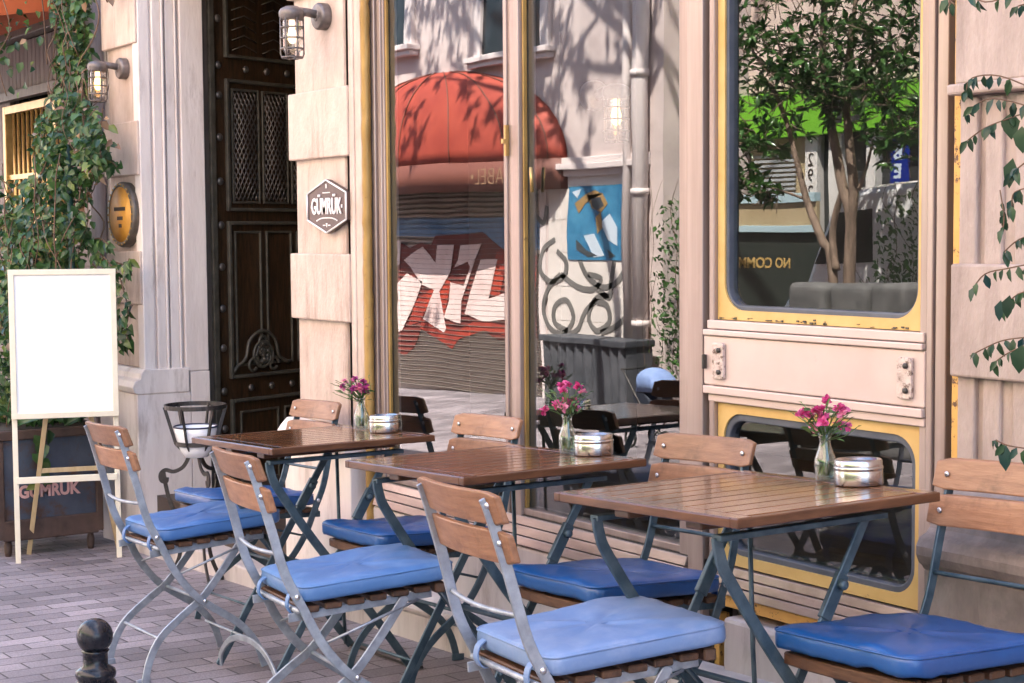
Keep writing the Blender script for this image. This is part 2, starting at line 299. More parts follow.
# ------------------------------------------------------------------ mesh builder
class MB:
    def __init__(s): s.v = []; s.f = []; s.mi = []; s.sm = []
    def add(s, vs, fs, mi=0, smooth=False):
        o = len(s.v); s.v += [tuple(v) for v in vs]
        for f in fs:
            s.f.append(tuple(i+o for i in f)); s.mi.append(mi); s.sm.append(smooth)
        return s
    def box(s, x0, x1, y0, y1, z0, z1, mi=0, M4=None):
        vs = [Vector((x, y, z)) for z in (z0, z1) for y in (y0, y1) for x in (x0, x1)]
        if M4 is not None: vs = [M4 @ v for v in vs]
        return s.add(vs, [(0,2,3,1),(4,5,7,6),(0,1,5,4),(2,6,7,3),(0,4,6,2),(1,3,7,5)], mi)
    def prism(s, pts, axis, a, b, mi=0, M4=None):
        """polygon in the plane normal to axis, extruded a..b; pts are in the two other axes in order"""
        n = len(pts)
        def mk(p, t):
            if axis == 'y': v = Vector((p[0], t, p[1]))
            elif axis == 'x': v = Vector((t, p[0], p[1]))
            else: v = Vector((p[0], p[1], t))
            return M4 @ v if M4 is not None else v
        vs = [mk(p, a) for p in pts] + [mk(p, b) for p in pts]
        fs = [tuple(range(n))[::-1], tuple(range(n, 2*n))] + [(i, (i+1) % n, n+(i+1) % n, n+i) for i in range(n)]
        return s.add(vs, fs, mi)
    def tube(s, path, r, n=8, mi=0, closed=False, rad=None):
        path = [Vector(p) for p in path]; k = len(path); vs = []; fs = []
        ref = None
        for i, p in enumerate(path):
            if closed: t = path[(i+1) % k]-path[i-1]
            else: t = path[min(i+1, k-1)]-path[max(i-1, 0)]
            if t.length < 1e-9: t = Vector((0,0,1))
            t.normalize()
            if ref is None:
                ref = Vector((0,0,1)) if abs(t.z) < .9 else Vector((1,0,0))
            a = (ref - t*ref.dot(t))
            if a.length < 1e-6: a = t.orthogonal()
            a.normalize(); ref = a; b = t.cross(a)
            rr = rad[i] if rad else r
            for j in range(n):
                an = 2*PI*j/n; vs.append(p + a*math.cos(an)*rr + b*math.sin(an)*rr)
        m = k if closed else k-1
        for i in range(m):
            for j in range(n):
                i2 = (i+1) % k
                fs.append((i*n+j, i*n+(j+1) % n, i2*n+(j+1) % n, i2*n+j))
        if not closed:
            fs.append(tuple(range(n))[::-1]); fs.append(tuple((k-1)*n+j for j in range(n)))
        return s.add(vs, fs, mi, True)
    def bar(s, path, w, t, side, mi=0):
        """flat bar: thickness t along `side`, width w across the path in the plane normal to side"""
        path = [Vector(p) for p in path]; side = Vector(side).normalized(); vs = []; k = len(path)
        for i, p in enumerate(path):
            d = (path[min(i+1, k-1)]-path[max(i-1, 0)]).normalized(); a = side.cross(d).normalized()
            for (u, v) in ((-1,-1),(1,-1),(1,1),(-1,1)): vs.append(p + a*u*w/2 + side*v*t/2)
        fs = [(0,3,2,1), tuple((k-1)*4+j for j in range(4))]
        for i in range(k-1):
            for j in range(4): fs.append((i*4+j, i*4+(j+1) % 4, (i+1)*4+(j+1) % 4, (i+1)*4+j))
        return s.add(vs, fs, mi)
    def lathe(s, prof, n=24, c=(0,0,0), mi=0, M4=None, caps=True):
        vs = []; fs = []; k = len(prof); c = Vector(c)
        for (r, z) in prof:
            for j in range(n):
                a = 2*PI*j/n; v = Vector((r*math.cos(a), r*math.sin(a), z))
                v = (M4 @ v) if M4 is not None else v
                vs.append(v + c)
        for i in range(k-1):
            for j in range(n): fs.append((i*n+j, i*n+(j+1) % n, (i+1)*n+(j+1) % n, (i+1)*n+j))
        if caps:
            if prof[0][0] > 1e-5: fs.append(tuple(range(n))[::-1])
            if prof[-1][0] > 1e-5: fs.append(tuple((k-1)*n+j for j in range(n)))
        return s.add(vs, fs, mi, True)
    def ball(s, c, r, n=12, mi=0, sc=(1,1,1)):
        prof = [(max(r*math.sin(PI*i/n), 1e-4)*1, -r*math.cos(PI*i/n)) for i in range(n+1)]
        return s.lathe(prof, n+4, c, mi, Matrix.Diagonal((*sc, 1)))
    def leaf(s, p, d, nrm, L, W, mi=0, fold=.25, droop=.2):
        d = Vector(d).normalized(); nrm = Vector(nrm); sd = d.cross(nrm)
        if sd.length < 1e-4: sd = d.orthogonal()
        sd.normalize(); up = sd.cross(d).normalized(); p = Vector(p)
        a = p; m1 = p+d*L*.35; m2 = p + d*L*.7 - up*L*droop*.4; tip = p + d*L - up*L*droop
        vs = [a, m1+sd*W*.5+up*W*fold, m1, m1-sd*W*.5+up*W*fold, m2+sd*W*.36+up*W*fold*.7, m2, m2-sd*W*.36+up*W*fold*.7, tip]
        fs = [(0,2,1),(0,3,2),(1,2,5,4),(2,3,6,5),(4,5,7),(5,6,7)]
        return s.add(vs, fs, mi, True)
    def mesh(s, name):
        me = bpy.data.meshes.new(name); me.from_pydata(s.v, [], s.f)
        me.polygons.foreach_set('material_index', s.mi); me.polygons.foreach_set('use_smooth', s.sm); me.update(); return me
def fixn(me):
    bm = bmesh.new(); bm.from_mesh(me); bmesh.ops.recalc_face_normals(bm, faces=bm.faces); bm.to_mesh(me); bm.free()
def obj(name, mb, mats, parent=None, bevel=0, seg=2, fix=True):
    me = mb.mesh(name) if isinstance(mb, MB) else mb
    if fix: fixn(me)
    for m in (mats if isinstance(mats, (list, tuple)) else [mats]): me.materials.append(m)
    o = bpy.data.objects.new(name, me); COL.objects.link(o)
    if parent: o.parent = parent
    if bevel:
        b = o.modifiers.new('bevel', 'BEVEL'); b.width = bevel; b.segments = seg; b.limit_method = 'ANGLE'; b.angle_limit = R(35); b.harden_normals = False
    return o
def objs(name, mb, mats, parent=None, bevel=0, seg=2):
    """each loose piece of the builder becomes a part of its own"""
    par = list(range(len(mb.v)))
    def find(i):
        while par[i] != i: par[i] = par[par[i]]; i = par[i]
        return i
    for f in mb.f:
        for k in f[1:]: par[find(k)] = find(f[0])
    groups = {}
    for i, f in enumerate(mb.f): groups.setdefault(find(f[0]), []).append(i)
    out = []
    for g in groups.values():
        ids = sorted({k for i in g for k in mb.f[i]}); mp_ = {k: j for j, k in enumerate(ids)}
        m = MB(); m.v = [mb.v[k] for k in ids]; m.f = [tuple(mp_[k] for k in mb.f[i]) for i in g]; m.mi = [mb.mi[i] for i in g]; m.sm = [mb.sm[i] for i in g]
        out.append(obj(name, m, mats, parent, bevel, seg))
    return out
def tag(o, label=None, cat=None, group=None, kind=None):
    if label: o['label'] = label
    if cat: o['category'] = cat
    if group: o['group'] = group
    if kind: o['kind'] = kind
    return o
def thing(name, label, cat, loc=(0,0,0), rz=0, group=None, tilt=False):
    o = bpy.data.objects.new(name, None); COL.objects.link(o); o.empty_display_size = .1
    o.location = loc
    if tilt: o.rotation_euler = (Matrix.Rotation(-math.atan(SL), 3, 'Y') @ Matrix.Rotation(rz, 3, 'Z')).to_euler()
    else: o.rotation_euler = (0, 0, rz)
    return tag(o, label, cat, group)
def part(name, parent):
    o = bpy.data.objects.new(name, None); COL.objects.link(o); o.parent = parent; return o
def copy_tree(o, parent=None):
    c = o.copy(); COL.objects.link(c)
    if parent: c.parent = parent
    for ch in list(o.children): copy_tree(ch, c)
    return c
def place(o, loc, rz=0, tilt=True):
    o.location = loc
    o.rotation_euler = (Matrix.Rotation(-math.atan(SL), 3, 'Y') @ Matrix.Rotation(rz, 3, 'Z')).to_euler() if tilt else (0,0,rz)
def crv(pts, n=6):
    P = [Vector(p) for p in pts]; out = []
    for i in range(len(P)-1):
        p0 = P[max(i-1,0)]; p1 = P[i]; p2 = P[i+1]; p3 = P[min(i+2,len(P)-1)]
        for k in range(n):
            t = k/n
            out.append(.5*((2*p1)+(p2-p0)*t+(2*p0-5*p1+4*p2-p3)*t*t+(3*p1-p0-3*p2+p3)*t**3))
    out.append(P[-1]); return out
def rrect(w, d, r, n=5):
    pts = []
    for (cx, cy, a0) in ((w/2-r, d/2-r, 0), (-w/2+r, d/2-r, 90), (-w/2+r, -d/2+r, 180), (w/2-r, -d/2+r, 270)):
        for i in range(n+1):
            a = R(a0+90*i/n); pts.append((cx+r*math.cos(a), cy+r*math.sin(a)))
    return pts
def text(s, size, parent, mat_, M4, name='lettering', depth=.002, spacing=1, xs=1.0, bold=0, shear=0):
    c = bpy.data.curves.new(name, 'FONT'); c.body = s; c.size = size; c.align_x = 'CENTER'; c.align_y = 'CENTER'
    c.extrude = depth; c.offset = bold; c.space_character = spacing; c.resolution_u = 3; c.shear = shear
    t = bpy.data.objects.new(name, c); COL.objects.link(t); bpy.context.view_layer.update()
    me = bpy.data.meshes.new_from_object(t.evaluated_get(bpy.context.evaluated_depsgraph_get()))
    bpy.data.objects.remove(t); me.transform(M4 @ Matrix.Diagonal((xs,1,1,1)))
    me.name = name; me.materials.clear(); me.materials.append(mat_)
    o = bpy.data.objects.new(name, me); COL.objects.link(o)
    if parent: o.parent = parent
    return o
def facing(loc, normal, up=(0,0,1)):
    """text frame: x to the reader's right, y up, z to the reader"""
    z = Vector(normal).normalized(); u = Vector(up); x = u.cross(z).normalized(); y = z.cross(x)
    return Matrix.Translation(loc) @ Matrix((x, y, z)).transposed().to_4x4()

# ------------------------------------------------------------------ ground
gm = MB()
nx, ny = 40, 40
xs_ = [-70+120*i/nx for i in range(nx+1)]; ys_ = [-60+64*i/ny for i in range(ny+1)]
gm.add([(x, y, G(x, y)) for y in ys_ for x in xs_], [(j*(nx+1)+i, j*(nx+1)+i+1, (j+1)*(nx+1)+i+1, (j+1)*(nx+1)+i) for j in range(ny) for i in range(nx)])
tag(obj('pavement', gm, M['paver'], fix=False), 'purple grey block paving sloping down the street', 'pavement', kind='structure')

# ------------------------------------------------------------------ cafe building
bld = thing('cafe_building', 'pale stone cafe building with shop windows and dark entrance', 'building')
XL, XR = -24.0, 8.0
TOP = 4.8
def flip(z): return z
# upper wall (above openings), rear mass and roof
w = MB()
w.box(XL, XR, 3.06, 3.35, 2.75, TOP)
w.box(-2.2, XR, 3.06, 3.35, -.6, 2.75)
w.box(XL, -14, 3.06, 3.35, -1.6, 2.75)
obj('upper_wall', w, M['wallpale'], bld)
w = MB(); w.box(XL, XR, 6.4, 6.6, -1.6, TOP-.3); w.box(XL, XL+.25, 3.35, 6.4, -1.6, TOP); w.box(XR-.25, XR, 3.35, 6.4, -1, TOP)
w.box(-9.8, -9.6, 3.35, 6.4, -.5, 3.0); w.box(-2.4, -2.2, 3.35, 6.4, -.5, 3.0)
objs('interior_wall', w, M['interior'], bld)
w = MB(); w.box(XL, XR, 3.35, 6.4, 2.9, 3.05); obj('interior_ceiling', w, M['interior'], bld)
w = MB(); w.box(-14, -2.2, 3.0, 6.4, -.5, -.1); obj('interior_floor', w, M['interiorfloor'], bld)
w = MB(); w.box(XL-.2, XR+.2, 2.85, 6.8, TOP, TOP+.2); obj('roof', w, M['roof'], bld)
w = MB(); w.box(-1.6, XR, 3.02, 6.6, TOP+.2, 9.6); obj('added_shade_storey', w, M['wallpale'], bld)  # unseen block added to shade the right side and cut its bounce light
w = MB()
for i in range(4):
    x = -1.0+i*2.3; w.box(x, x+1.1, 3.0, 3.03, 6.2, 8.2)
objs('shade_storey_window', w, M['oppglass'], bld, bevel=.01)  # panes dressing the added shading block

def pillar(x0, x1, tops, name='pillar', m=None, yb=2.95, dp=.10, base=.43):
    """rusticated stone pilaster: proud blocks alternating with a recessed, fillet edged shaft"""
    m = m or M['stone']; s = MB()
    s.box(x0+.008, x1-.001, yb+.030, yb+dp, base, 2.76)                # shaft
    for (z0, z1) in tops: s.box(x0, x1, yb, yb+dp-.02, z0, z1)            # blocks
    s.box(x0+.10, x1-.06, yb+.022, yb+.06, base+.002, 2.74)            # raised face of the shaft
    s.box(x1-.062, x1-.01, yb+.03, yb+.06, base+.002, 2.74)
    o = obj(name, s, m, bld, bevel=.006)
    return o
LV = [(.835,1.095), (1.465,1.728), (2.10,2.37)]
p1 = pillar(-6.03, -5.53, LV)
s = MB(); s.box(-5.529, -5.432, 2.957, 3.05, .43, 2.76); s.box(-5.50,-5.48,2.951,2.96,.432,2.755); obj('pillar_margin', s, M['stone'], bld, bevel=.004)
s = MB(); 
s.box(-6.06, -5.495, 2.925, 3.06, -.5, .33); s.prism([(2.925,.33),(2.90,.345),(2.895,.37),(2.915,.40),(2.945,.43),(3.05,.43),(3.05,.33)], 'x', -6.075, -5.49)
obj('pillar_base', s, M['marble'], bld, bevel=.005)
p2 = pillar(-8.14, -7.677, LV, base=.52, dp=.055)
s = MB()
s.box(-8.17, -7.645, 2.91, 3.188, -.6, .40)
s.prism([(2.91,.40),(2.895,.41),(2.885,.435),(2.90,.465),(2.925,.475),(2.93,.50),(2.945,.52),(3.18,.52),(3.18,.40)], 'x', -8.17, -7.64)
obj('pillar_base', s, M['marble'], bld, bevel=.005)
# moulded reveal of the entrance, left side
s = MB()
s.box(-8.14, -7.69, 3.0, 3.30, .50, 2.76)
for (a, b, xx) in ((2.962,3.02,-7.672),(3.03,3.075,-7.664),(3.075,3.088,-7.657),(3.10,3.145,-7.668),(3.145,3.155,-7.662),(3.17,3.292,-7.658)): s.box(-7.75, xx, a, b, .50, 2.76)
s.box(-7.9,-7.648,3.19,3.292,-.45,.498)
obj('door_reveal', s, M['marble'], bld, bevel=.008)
s = MB(); s.box(-7.67, -6.0, 2.96, 3.36, 2.60, 2.9); obj('door_lintel', s, M['stone'], bld, bevel=.01)
s = MB(); s.box(-7.64, -6.06, 2.86, 3.36, -.55, -.225); obj('door_step', s, M['plinth'], bld, bevel=.008)
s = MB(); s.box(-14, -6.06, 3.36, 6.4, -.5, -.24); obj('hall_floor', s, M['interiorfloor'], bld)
s = MB(); s.box(-7.78,-7.70, 3.293, 3.335, -.3, 2.62); s.box(-6.06,-6.0, 3.30, 3.37, -.3, 2.62); objs('door_frame', s, M['doorframe'], bld, bevel=.006)

# right hand pillar
s = MB()
x0, x1 = -2.60, -1.75
s.box(x0, x1, 2.985, 3.4, .58, 1.475)
s.box(x0+.005, x0+.055, 2.968, 3.0, .56, 1.47); s.box(x0+.075, x0+.125, 2.972, 3.0, .56, 1.47); s.box(x0+.16, x1, 2.972, 3.0, .56, 1.47)
s.box(x0-.003, x1, 2.95, 3.38, .832, 1.092)
s.box(x0-.003, x1, 2.93, 3.4, 1.475, 1.50); s.box(x0, x1, 2.955, 3.4, 1.50, 2.9)
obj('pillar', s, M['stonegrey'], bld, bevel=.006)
s = MB()
s.box(x0+.012, x1, 2.855, 3.4, -.4, .395)
s.prism([(2.855,.395),(2.848,.405),(2.838,.412),(2.828,.432),(2.828,.452),(2.84,.472),(2.862,.48),(2.872,.49),(2.892,.535),(2.925,.56),(2.945,.58),(2.99,.60),(3.3,.60),(3.3,.395)], 'x', x0+.01, x1)
obj('pillar_base', s, M['greystone'], bld, bevel=.004)
s = MB(); s.box(-1.75, 8, 2.98, 3.4, -.3, 2.8); obj('side_wall', s, M['stone'], bld)

# shop window bay -------------------------------------------------------------
Yf = 3.0
def pane(name, x0, x1, y, z0, z1, parent, pts=None, th=.012):
    s = MB()
    if pts is None: s.box(x0, x1, y, y+th, z0, z1)
    else: s.prism(pts, 'y', y, y+th)
    me = s.mesh(name); fixn(me)
    me.materials.append(M['glass']); me.materials.append(M['clear'])
    for p in me.polygons: p.material_index = 0 if p.normal.y < -.9 else 1
    o = bpy.data.objects.new(name, me); COL.objects.link(o); o.parent = parent; return o
WT = 2.72
win = part('shop_window', bld)
s = MB()
s.box(-5.448, -5.385, Yf-.012, Yf+.07, -.05, WT); s.box(-5.38, -5.335, Yf, Yf+.06, .23, WT)        # left jamb
s.box(-5.37, -5.345, Yf-.008, Yf+.02, .23, WT)
s.box(-4.535, -4.49, Yf-.004, Yf+.06, .23, WT); s.box(-4.483, -4.435, Yf-.012, Yf+.06, .23, WT); s.box(-4.52,-4.505, Yf-.012, Yf, .23, WT)
s.box(-3.635, -3.593, Yf-.004, Yf+.07, .17, WT); s.box(-3.587, -3.522, Yf-.014, Yf+.07, -.05, WT)
s.box(-5.335, -3.63, Yf+.0, Yf+.06, WT-.06, WT)
s.box(-5.335, -4.53, Yf+.0, Yf+.06, .25, .272); s.box(-4.44, -3.63, Yf+.0, Yf+.06, .25, .272)
obj('frame', s, M['alu'], win, bevel=.003)
s = MB()
s.box(-5.335,-5.323, Yf+.006, Yf+.018, .272, WT-.06); s.box(-4.433,-4.425, Yf+.002, Yf+.018, .272, WT-.06); s.box(-4.546,-4.536, Yf+.008, Yf+.018, .272, WT-.06)
objs('gold_bead', s, M['gold'], win, bevel=.002)
s = MB(); s.tube([(-5.413+random.gauss(0,.0008), 2.968+random.gauss(0,.0008), -.05+.035*k) for k in range(80)], 0, 10, rad=[.0185+.0012*math.sin(k*2.1)+random.gauss(0,.0006) for k in range(80)])
obj('gold_trim', s, M['gold'], win, bevel=.0)
for a, b in ((-5.334,-4.536), (-4.434,-3.636)): pane('pane', a, b, Yf+.02, .273, WT-.061, win)
s = MB()
for (zt, zb, yt, yb) in ((.248,.222,2.985,2.975),(.219,.190,2.974,2.966),(.187,.160,2.965,2.957)):
    s.prism([(yt, zt), (yb, zb), (3.04, zb), (3.04, zt)], 'x', -5.384, -3.588)
obj('sill_slats', s, M['steelslat'], win, bevel=.002)
s = MB(); s.box(-5.385, -3.522, 2.992, 3.05, .155, .25); obj('sill_backing', s, M['darkgap'], win)
s = MB(); s.box(-4.50,-4.49, 2.975,2.99,1.42,1.52); s.box(-4.502,-4.488,2.965,2.985,1.46,1.475); s.tube([(-4.375,3.0,1.30),(-4.375,2.995,1.38)],.006,8); objs('window_hinge', s, M['brass'], win)
# white lower wall, ledge with a rounded nosing that follows the slope of the street
s = MB(); s.box(-5.49, -3.53, 2.968, 3.3, -.6, .153); s.box(-3.40, -2.74, 2.955, 3.3, -.5, .115); objs('lower_wall', s, M['plinth'], bld, bevel=.012)
s = MB()
prof = [(2.98,-.05),(2.85,-.05),(2.85,.095),(2.842,.103),(2.838,.116),(2.845,.130),(2.862,.137),(2.90,.137),(2.915,.15),(2.98,.152)]
segs = [(-6.05,-5.2),(-5.196,-4.4),(-4.396,-3.6),(-3.596,-2.7)]
for a, b in segs:
    vs = [(x, y, z+G(x, 2.85)) for x in (a, b) for (y, z) in prof]; n = len(prof)
    s.add(vs, [tuple(range(n))[::-1], tuple(range(n, 2*n))] + [(i, (i+1) % n, n+(i+1) % n, n+i) for i in range(n)])
objs('ledge', s, M['plinth'], bld, bevel=.003)

# old tram window bay ----------------------------------------------------------
tw = part('tram_window', bld)
s = MB()
s.box(-3.520, -3.500, Yf+.01, Yf+.08, -.35, WT); s.box(-2.652, -2.622, Yf+.03, Yf+.09, -.3, WT); s.box(-3.45,-2.70,Yf+.055,Yf+.075,-.3,.30)
objs('channel', s, M['darkgap'], tw)
s = MB()
s.box(-3.498, -3.478, Yf-.01, Yf+.07, .15, WT)
s.box(-2.708, -2.690, Yf-.012, Yf+.07, -.3, WT); s.box(-2.686, -2.653, Yf-.006, Yf+.07, -.3, WT); s.box(-2.735,-2.712, Yf-.004, Yf+.07, .15, WT)
objs('jamb', s, M['alu'], tw, bevel=.003)
s = MB(); s.box(-2.622, -2.597, Yf-.02, Yf+.02, -.3, WT); s.box(-3.515,-3.478, Yf+.012, Yf+.05, -.35, .10); objs('rusted_strip', s, M['yellowrust'], tw, bevel=.003)
def framed_opening(x0, x1, z0, z1, ox0, ox1, oz0, oz1, r, y0, y1):
    """flat plate with a round cornered hole, real thickness"""
    inner = [(ox0+ (ox1-ox0)/2 + p[0], oz0+(oz1-oz0)/2 + p[1]) for p in rrect(ox1-ox0, oz1-oz0, r, 8)]
    n = len(inner); cx, cz = (x0+x1)/2, (z0+z1)/2; outer = []
    per = n//4
    corners = [(x1,z1),(x0,z1),(x0,z0),(x1,z0)]
    for i in range(n):
        q_ = i//per
        k = i % per; c = corners[q_ % 4]; p = inner[i]
        t = k/(per-1)
        # spread points on the two outer edges meeting at the corner
        if q_ == 0: o = (x1, p[1]+(z1-p[1])*min(1,2*t)) if t <= .5 else (p[0]+(x1-p[0])*min(1,2*(1-t)), z1)
        elif q_ == 1: o = (p[0]+(x0-p[0])*min(1,2*t), z1) if t <= .5 else (x0, p[1]+(z1-p[1])*min(1,2*(1-t)))
        elif q_ == 2: o = (x0, p[1]+(z0-p[1])*min(1,2*t)) if t <= .5 else (p[0]+(x0-p[0])*min(1,2*(1-t)), z0)
        else: o = (p[0]+(x1-p[0])*min(1,2*t), z0) if t <= .5 else (x1, p[1]+(z0-p[1])*min(1,2*(1-t)))
        outer.append(o)
    s = MB()
    vs = [(p[0], y0, p[1]) for p in inner]+[(p[0], y0, p[1]) for p in outer]+[(p[0], y1, p[1]) for p in inner]+[(p[0], y1, p[1]) for p in outer]
    fs = []
    for i in range(n):
        j = (i+1) % n
        fs += [(i, j, n+j, n+i), (2*n+i, 3*n+i, 3*n+j, 2*n+j), (i, 2*n+i, 2*n+j, j), (n+i, n+j, 3*n+j, 3*n+i)]
    s.add(vs, fs); return s, inner
UX0, UX1 = -3.477, -2.736
s, _ = framed_opening(UX0, UX1, .928, 2.55, UX0+.028, UX1-.012, .955, 2.50, .075, Yf+.004, Yf+.05); obj('yellow_frame', s, M['yellow'], tw)
s, inn = framed_opening(UX0+.024, UX1-.008, .951, 2.51, UX0+.037, UX1-.022, .968, 2.48, .055, Yf+.010, Yf+.045); obj('rubber_seal', s, M['rubber'], tw, bevel=.004)
pane('pane', 0, 0, Yf+.03, 0, 0, tw, pts=inn)
s = MB(); s.box(-3.50, -2.712, Yf-.016, Yf+.05, .902, .926); s.box(-3.512, -2.712, Yf-.022, Yf+.05, .884, .900)
s.box(-3.512, -2.712, Yf-.022, Yf+.05, .722, .744); s.box(-3.50, -2.712, Yf-.012, Yf+.05, .700, .720)
objs('belt_rail', s, M['panel'], tw, bevel=.003)
s = MB(); s.box(-3.516, -2.710, Yf-.014, Yf+.05, .746, .882); obj('belt_panel', s, M['panel'], tw, bevel=.004)
for xb in (-3.445, -2.765):
    b = MB(); b.prism([(xb+p[0], .815+p[1]) for p in rrect(.046, .10, .008, 3)], 'y', Yf-.026, Yf-.015)
    bo = obj('bracket', b, M['bracket'], tw, bevel=.002)
    b = MB()
    for dz in (.03, -.03): b.lathe([(.007,0),(.007,.006),(.003,.009)], 10, (xb+.008, Yf-.026, .815+dz), M4=Matrix.Rotation(R(90), 4, 'X'))
    objs('bolt', b, M['darkgap'], bo)
s = MB()
for k in range(34):
    x = random.uniform(-3.47,-2.74); z = .929+abs(random.gauss(0,.004)); w_ = random.uniform(.002,.012); s.box(x, x+w_, Yf+.0005, Yf+.004, z, z+random.uniform(.001,.005))
obj('rust_flakes', s, M['darkgap'], tw)
s = MB(); s.box(-3.507, -3.500, Yf-.03, Yf-.015, .79, .83); obj('latch', s, M['darkgap'], tw, bevel=.002)
s, _ = framed_opening(-3.476, -2.738, .250, .697, -3.452, -2.752, .280, .672, .07, Yf+.004, Yf+.05); obj('yellow_frame', s, M['yellow'], tw)
s, inn = framed_opening(-3.456, -2.748, .276, .676, -3.434, -2.770, .297, .651, .052, Yf+.010, Yf+.045); obj('rubber_seal', s, M['rubber'], tw, bevel=.004)
pane('pane', 0, 0, Yf+.03, 0, 0, tw, pts=inn)
s = MB()
for (zt, zb, yt, yb) in ((.246,.224,2.992,2.985),(.221,.198,2.984,2.977),(.195,.172,2.976,2.97)): s.prism([(yt, zt), (yb, zb), (3.05, zb), (3.05, zt)], 'x', -3.476, -2.738)
obj('sill_slats', s, M['steelslat'], tw, bevel=.002)
s = MB(); s.box(-3.478, -2.738, 2.985, 3.06, .135, .168); obj('sill_ledge', s, M['yellowrust'], tw, bevel=.003)

# entrance door: the open leaf, swung inwards past square
DM = Matrix.Translation((-7.712, 3.335, 0)) @ Matrix.Rotation(math.atan2(.94, -.342), 4, 'Z')
dr = part('entrance_door', bld); dr.matrix_local = DM
# local: x along the leaf, z up, the visible face towards -y (local -y faces the camera side)
s = MB(); s.box(0, .84, 0, .05, -.22, 2.6); obj('leaf', s, M['door'], dr)
def dbar(s, x0, x1, z0, z1, t=.014): s.box(x0, x1, -t, .002, z0, z1)
s = MB()
dbar(s, .0, .035, -.2, 2.6, .02)
for (z0, z1) in ((2.06, 2.58), (1.29, 1.955), (.44, 1.24), (-.18, .335)):
    for (a, b) in ((.112, .132), (.79, .81)): dbar(s, a, b, z0, z1, .02)
    dbar(s, .132, .79, z1-.018, z1, .02); dbar(s, .132, .79, z0, z0+.018, .02)
for (z0, z1, pans) in ((.50,1.19,((.16,.35),(.385,.575),(.61,.77))), (1.33,1.91,((.155,.35),(.37,.56),(.58,.775))), (-.1,.27,((.18,.46),(.5,.76)))):
    for a, b in pans:
        dbar(s, a, a+.012, z0, z1, .012); dbar(s, b-.012, b, z0, z1, .012); dbar(s, a+.012, b-.012, z0, z0+.012, .012); dbar(s, a+.012, b-.012, z1-.012, z1, .012)
obj('moulding', s, M['doortrim'], dr, bevel=.004)
for pa, pb in ((.167,.338),(.382,.548),(.592,.763)):   # iron lattice of the glazed lights
    s = MB()
    for k in range(-8, 22):
        for sg in (1, -1):
            z = 1.345+k*.050; a = Vector((pa, -.006, z)); b = Vector((pb, -.006, z+sg*(pb-pa)*1.75))
            z0, z1 = 1.345, 1.895
            def cl(p, q_, zl):
                t = (zl-p.z)/(q_.z-p.z); return p+(q_-p)*t
            if a.z < z0 and b.z < z0 or a.z > z1 and b.z > z1: continue
            if a.z < z0: a = cl(a, b, z0)
            if a.z > z1: a = cl(a, b, z1)
            if b.z < z0: b = cl(a, b, z0)
            if b.z > z1: b = cl(a, b, z1)
            if (b-a).length > .01: s.tube([a, b], .0042, 4)
    obj('lattice', s, M['stud'], dr); s = MB()
    for k in range(9): s.tube([(pa, -.008, 2.10+.05*k), ((pa+pb)/2, -.008, 2.13+.05*k), (pb, -.008, 2.10+.05*k)], .003, 4)
    obj('top_lattice', s, M['stud'], dr)
s = MB()
for z in [-.05, .19, .38, .60, .80, 1.01, 1.22, 1.44, 1.66, 1.87, 2.02, 2.25]: s.ball((.07, -.006, z), .020, 8, 0, (1,.6,1))
for z in (.385, 2.01):
    for x in (.26, .41, .56, .71): s.ball((x, -.006, z), .019, 8, 0, (1,.6,1))
obj('studs', s, M['stud'], dr)
s = MB()  # carved scroll on the lower panel
for (cx, cz, r, t0, t1) in ((.34,.55,.075,-40,400),(.34,.55,.05,0,360),(.27,.50,.035,0,330),(.42,.50,.035,0,330),(.34,.62,.028,0,360)):
    s.tube([(cx+r*(1-.25*i/24)*math.cos(R(t0+(t1-t0)*i/24)), -.014, cz+r*(1-.25*i/24)*math.sin(R(t0+(t1-t0)*i/24))) for i in range(25)], .0085, 6)
s.tube(crv([(.135,-.012,.475),(.16,-.012,.50),(.22,-.012,.54),(.25,-.012,.63),(.34,-.012,.675),(.43,-.012,.63),(.46,-.012,.54),(.53,-.012,.50)],5), .010, 6)
for i in range(22):
    a = random.random()*6.28; r_ = .06*random.random(); s.ball((.34+r_*math.cos(a), -.012, .55+r_*math.sin(a)), .013, 6)
obj('carving', s, M['doortrim'], dr)

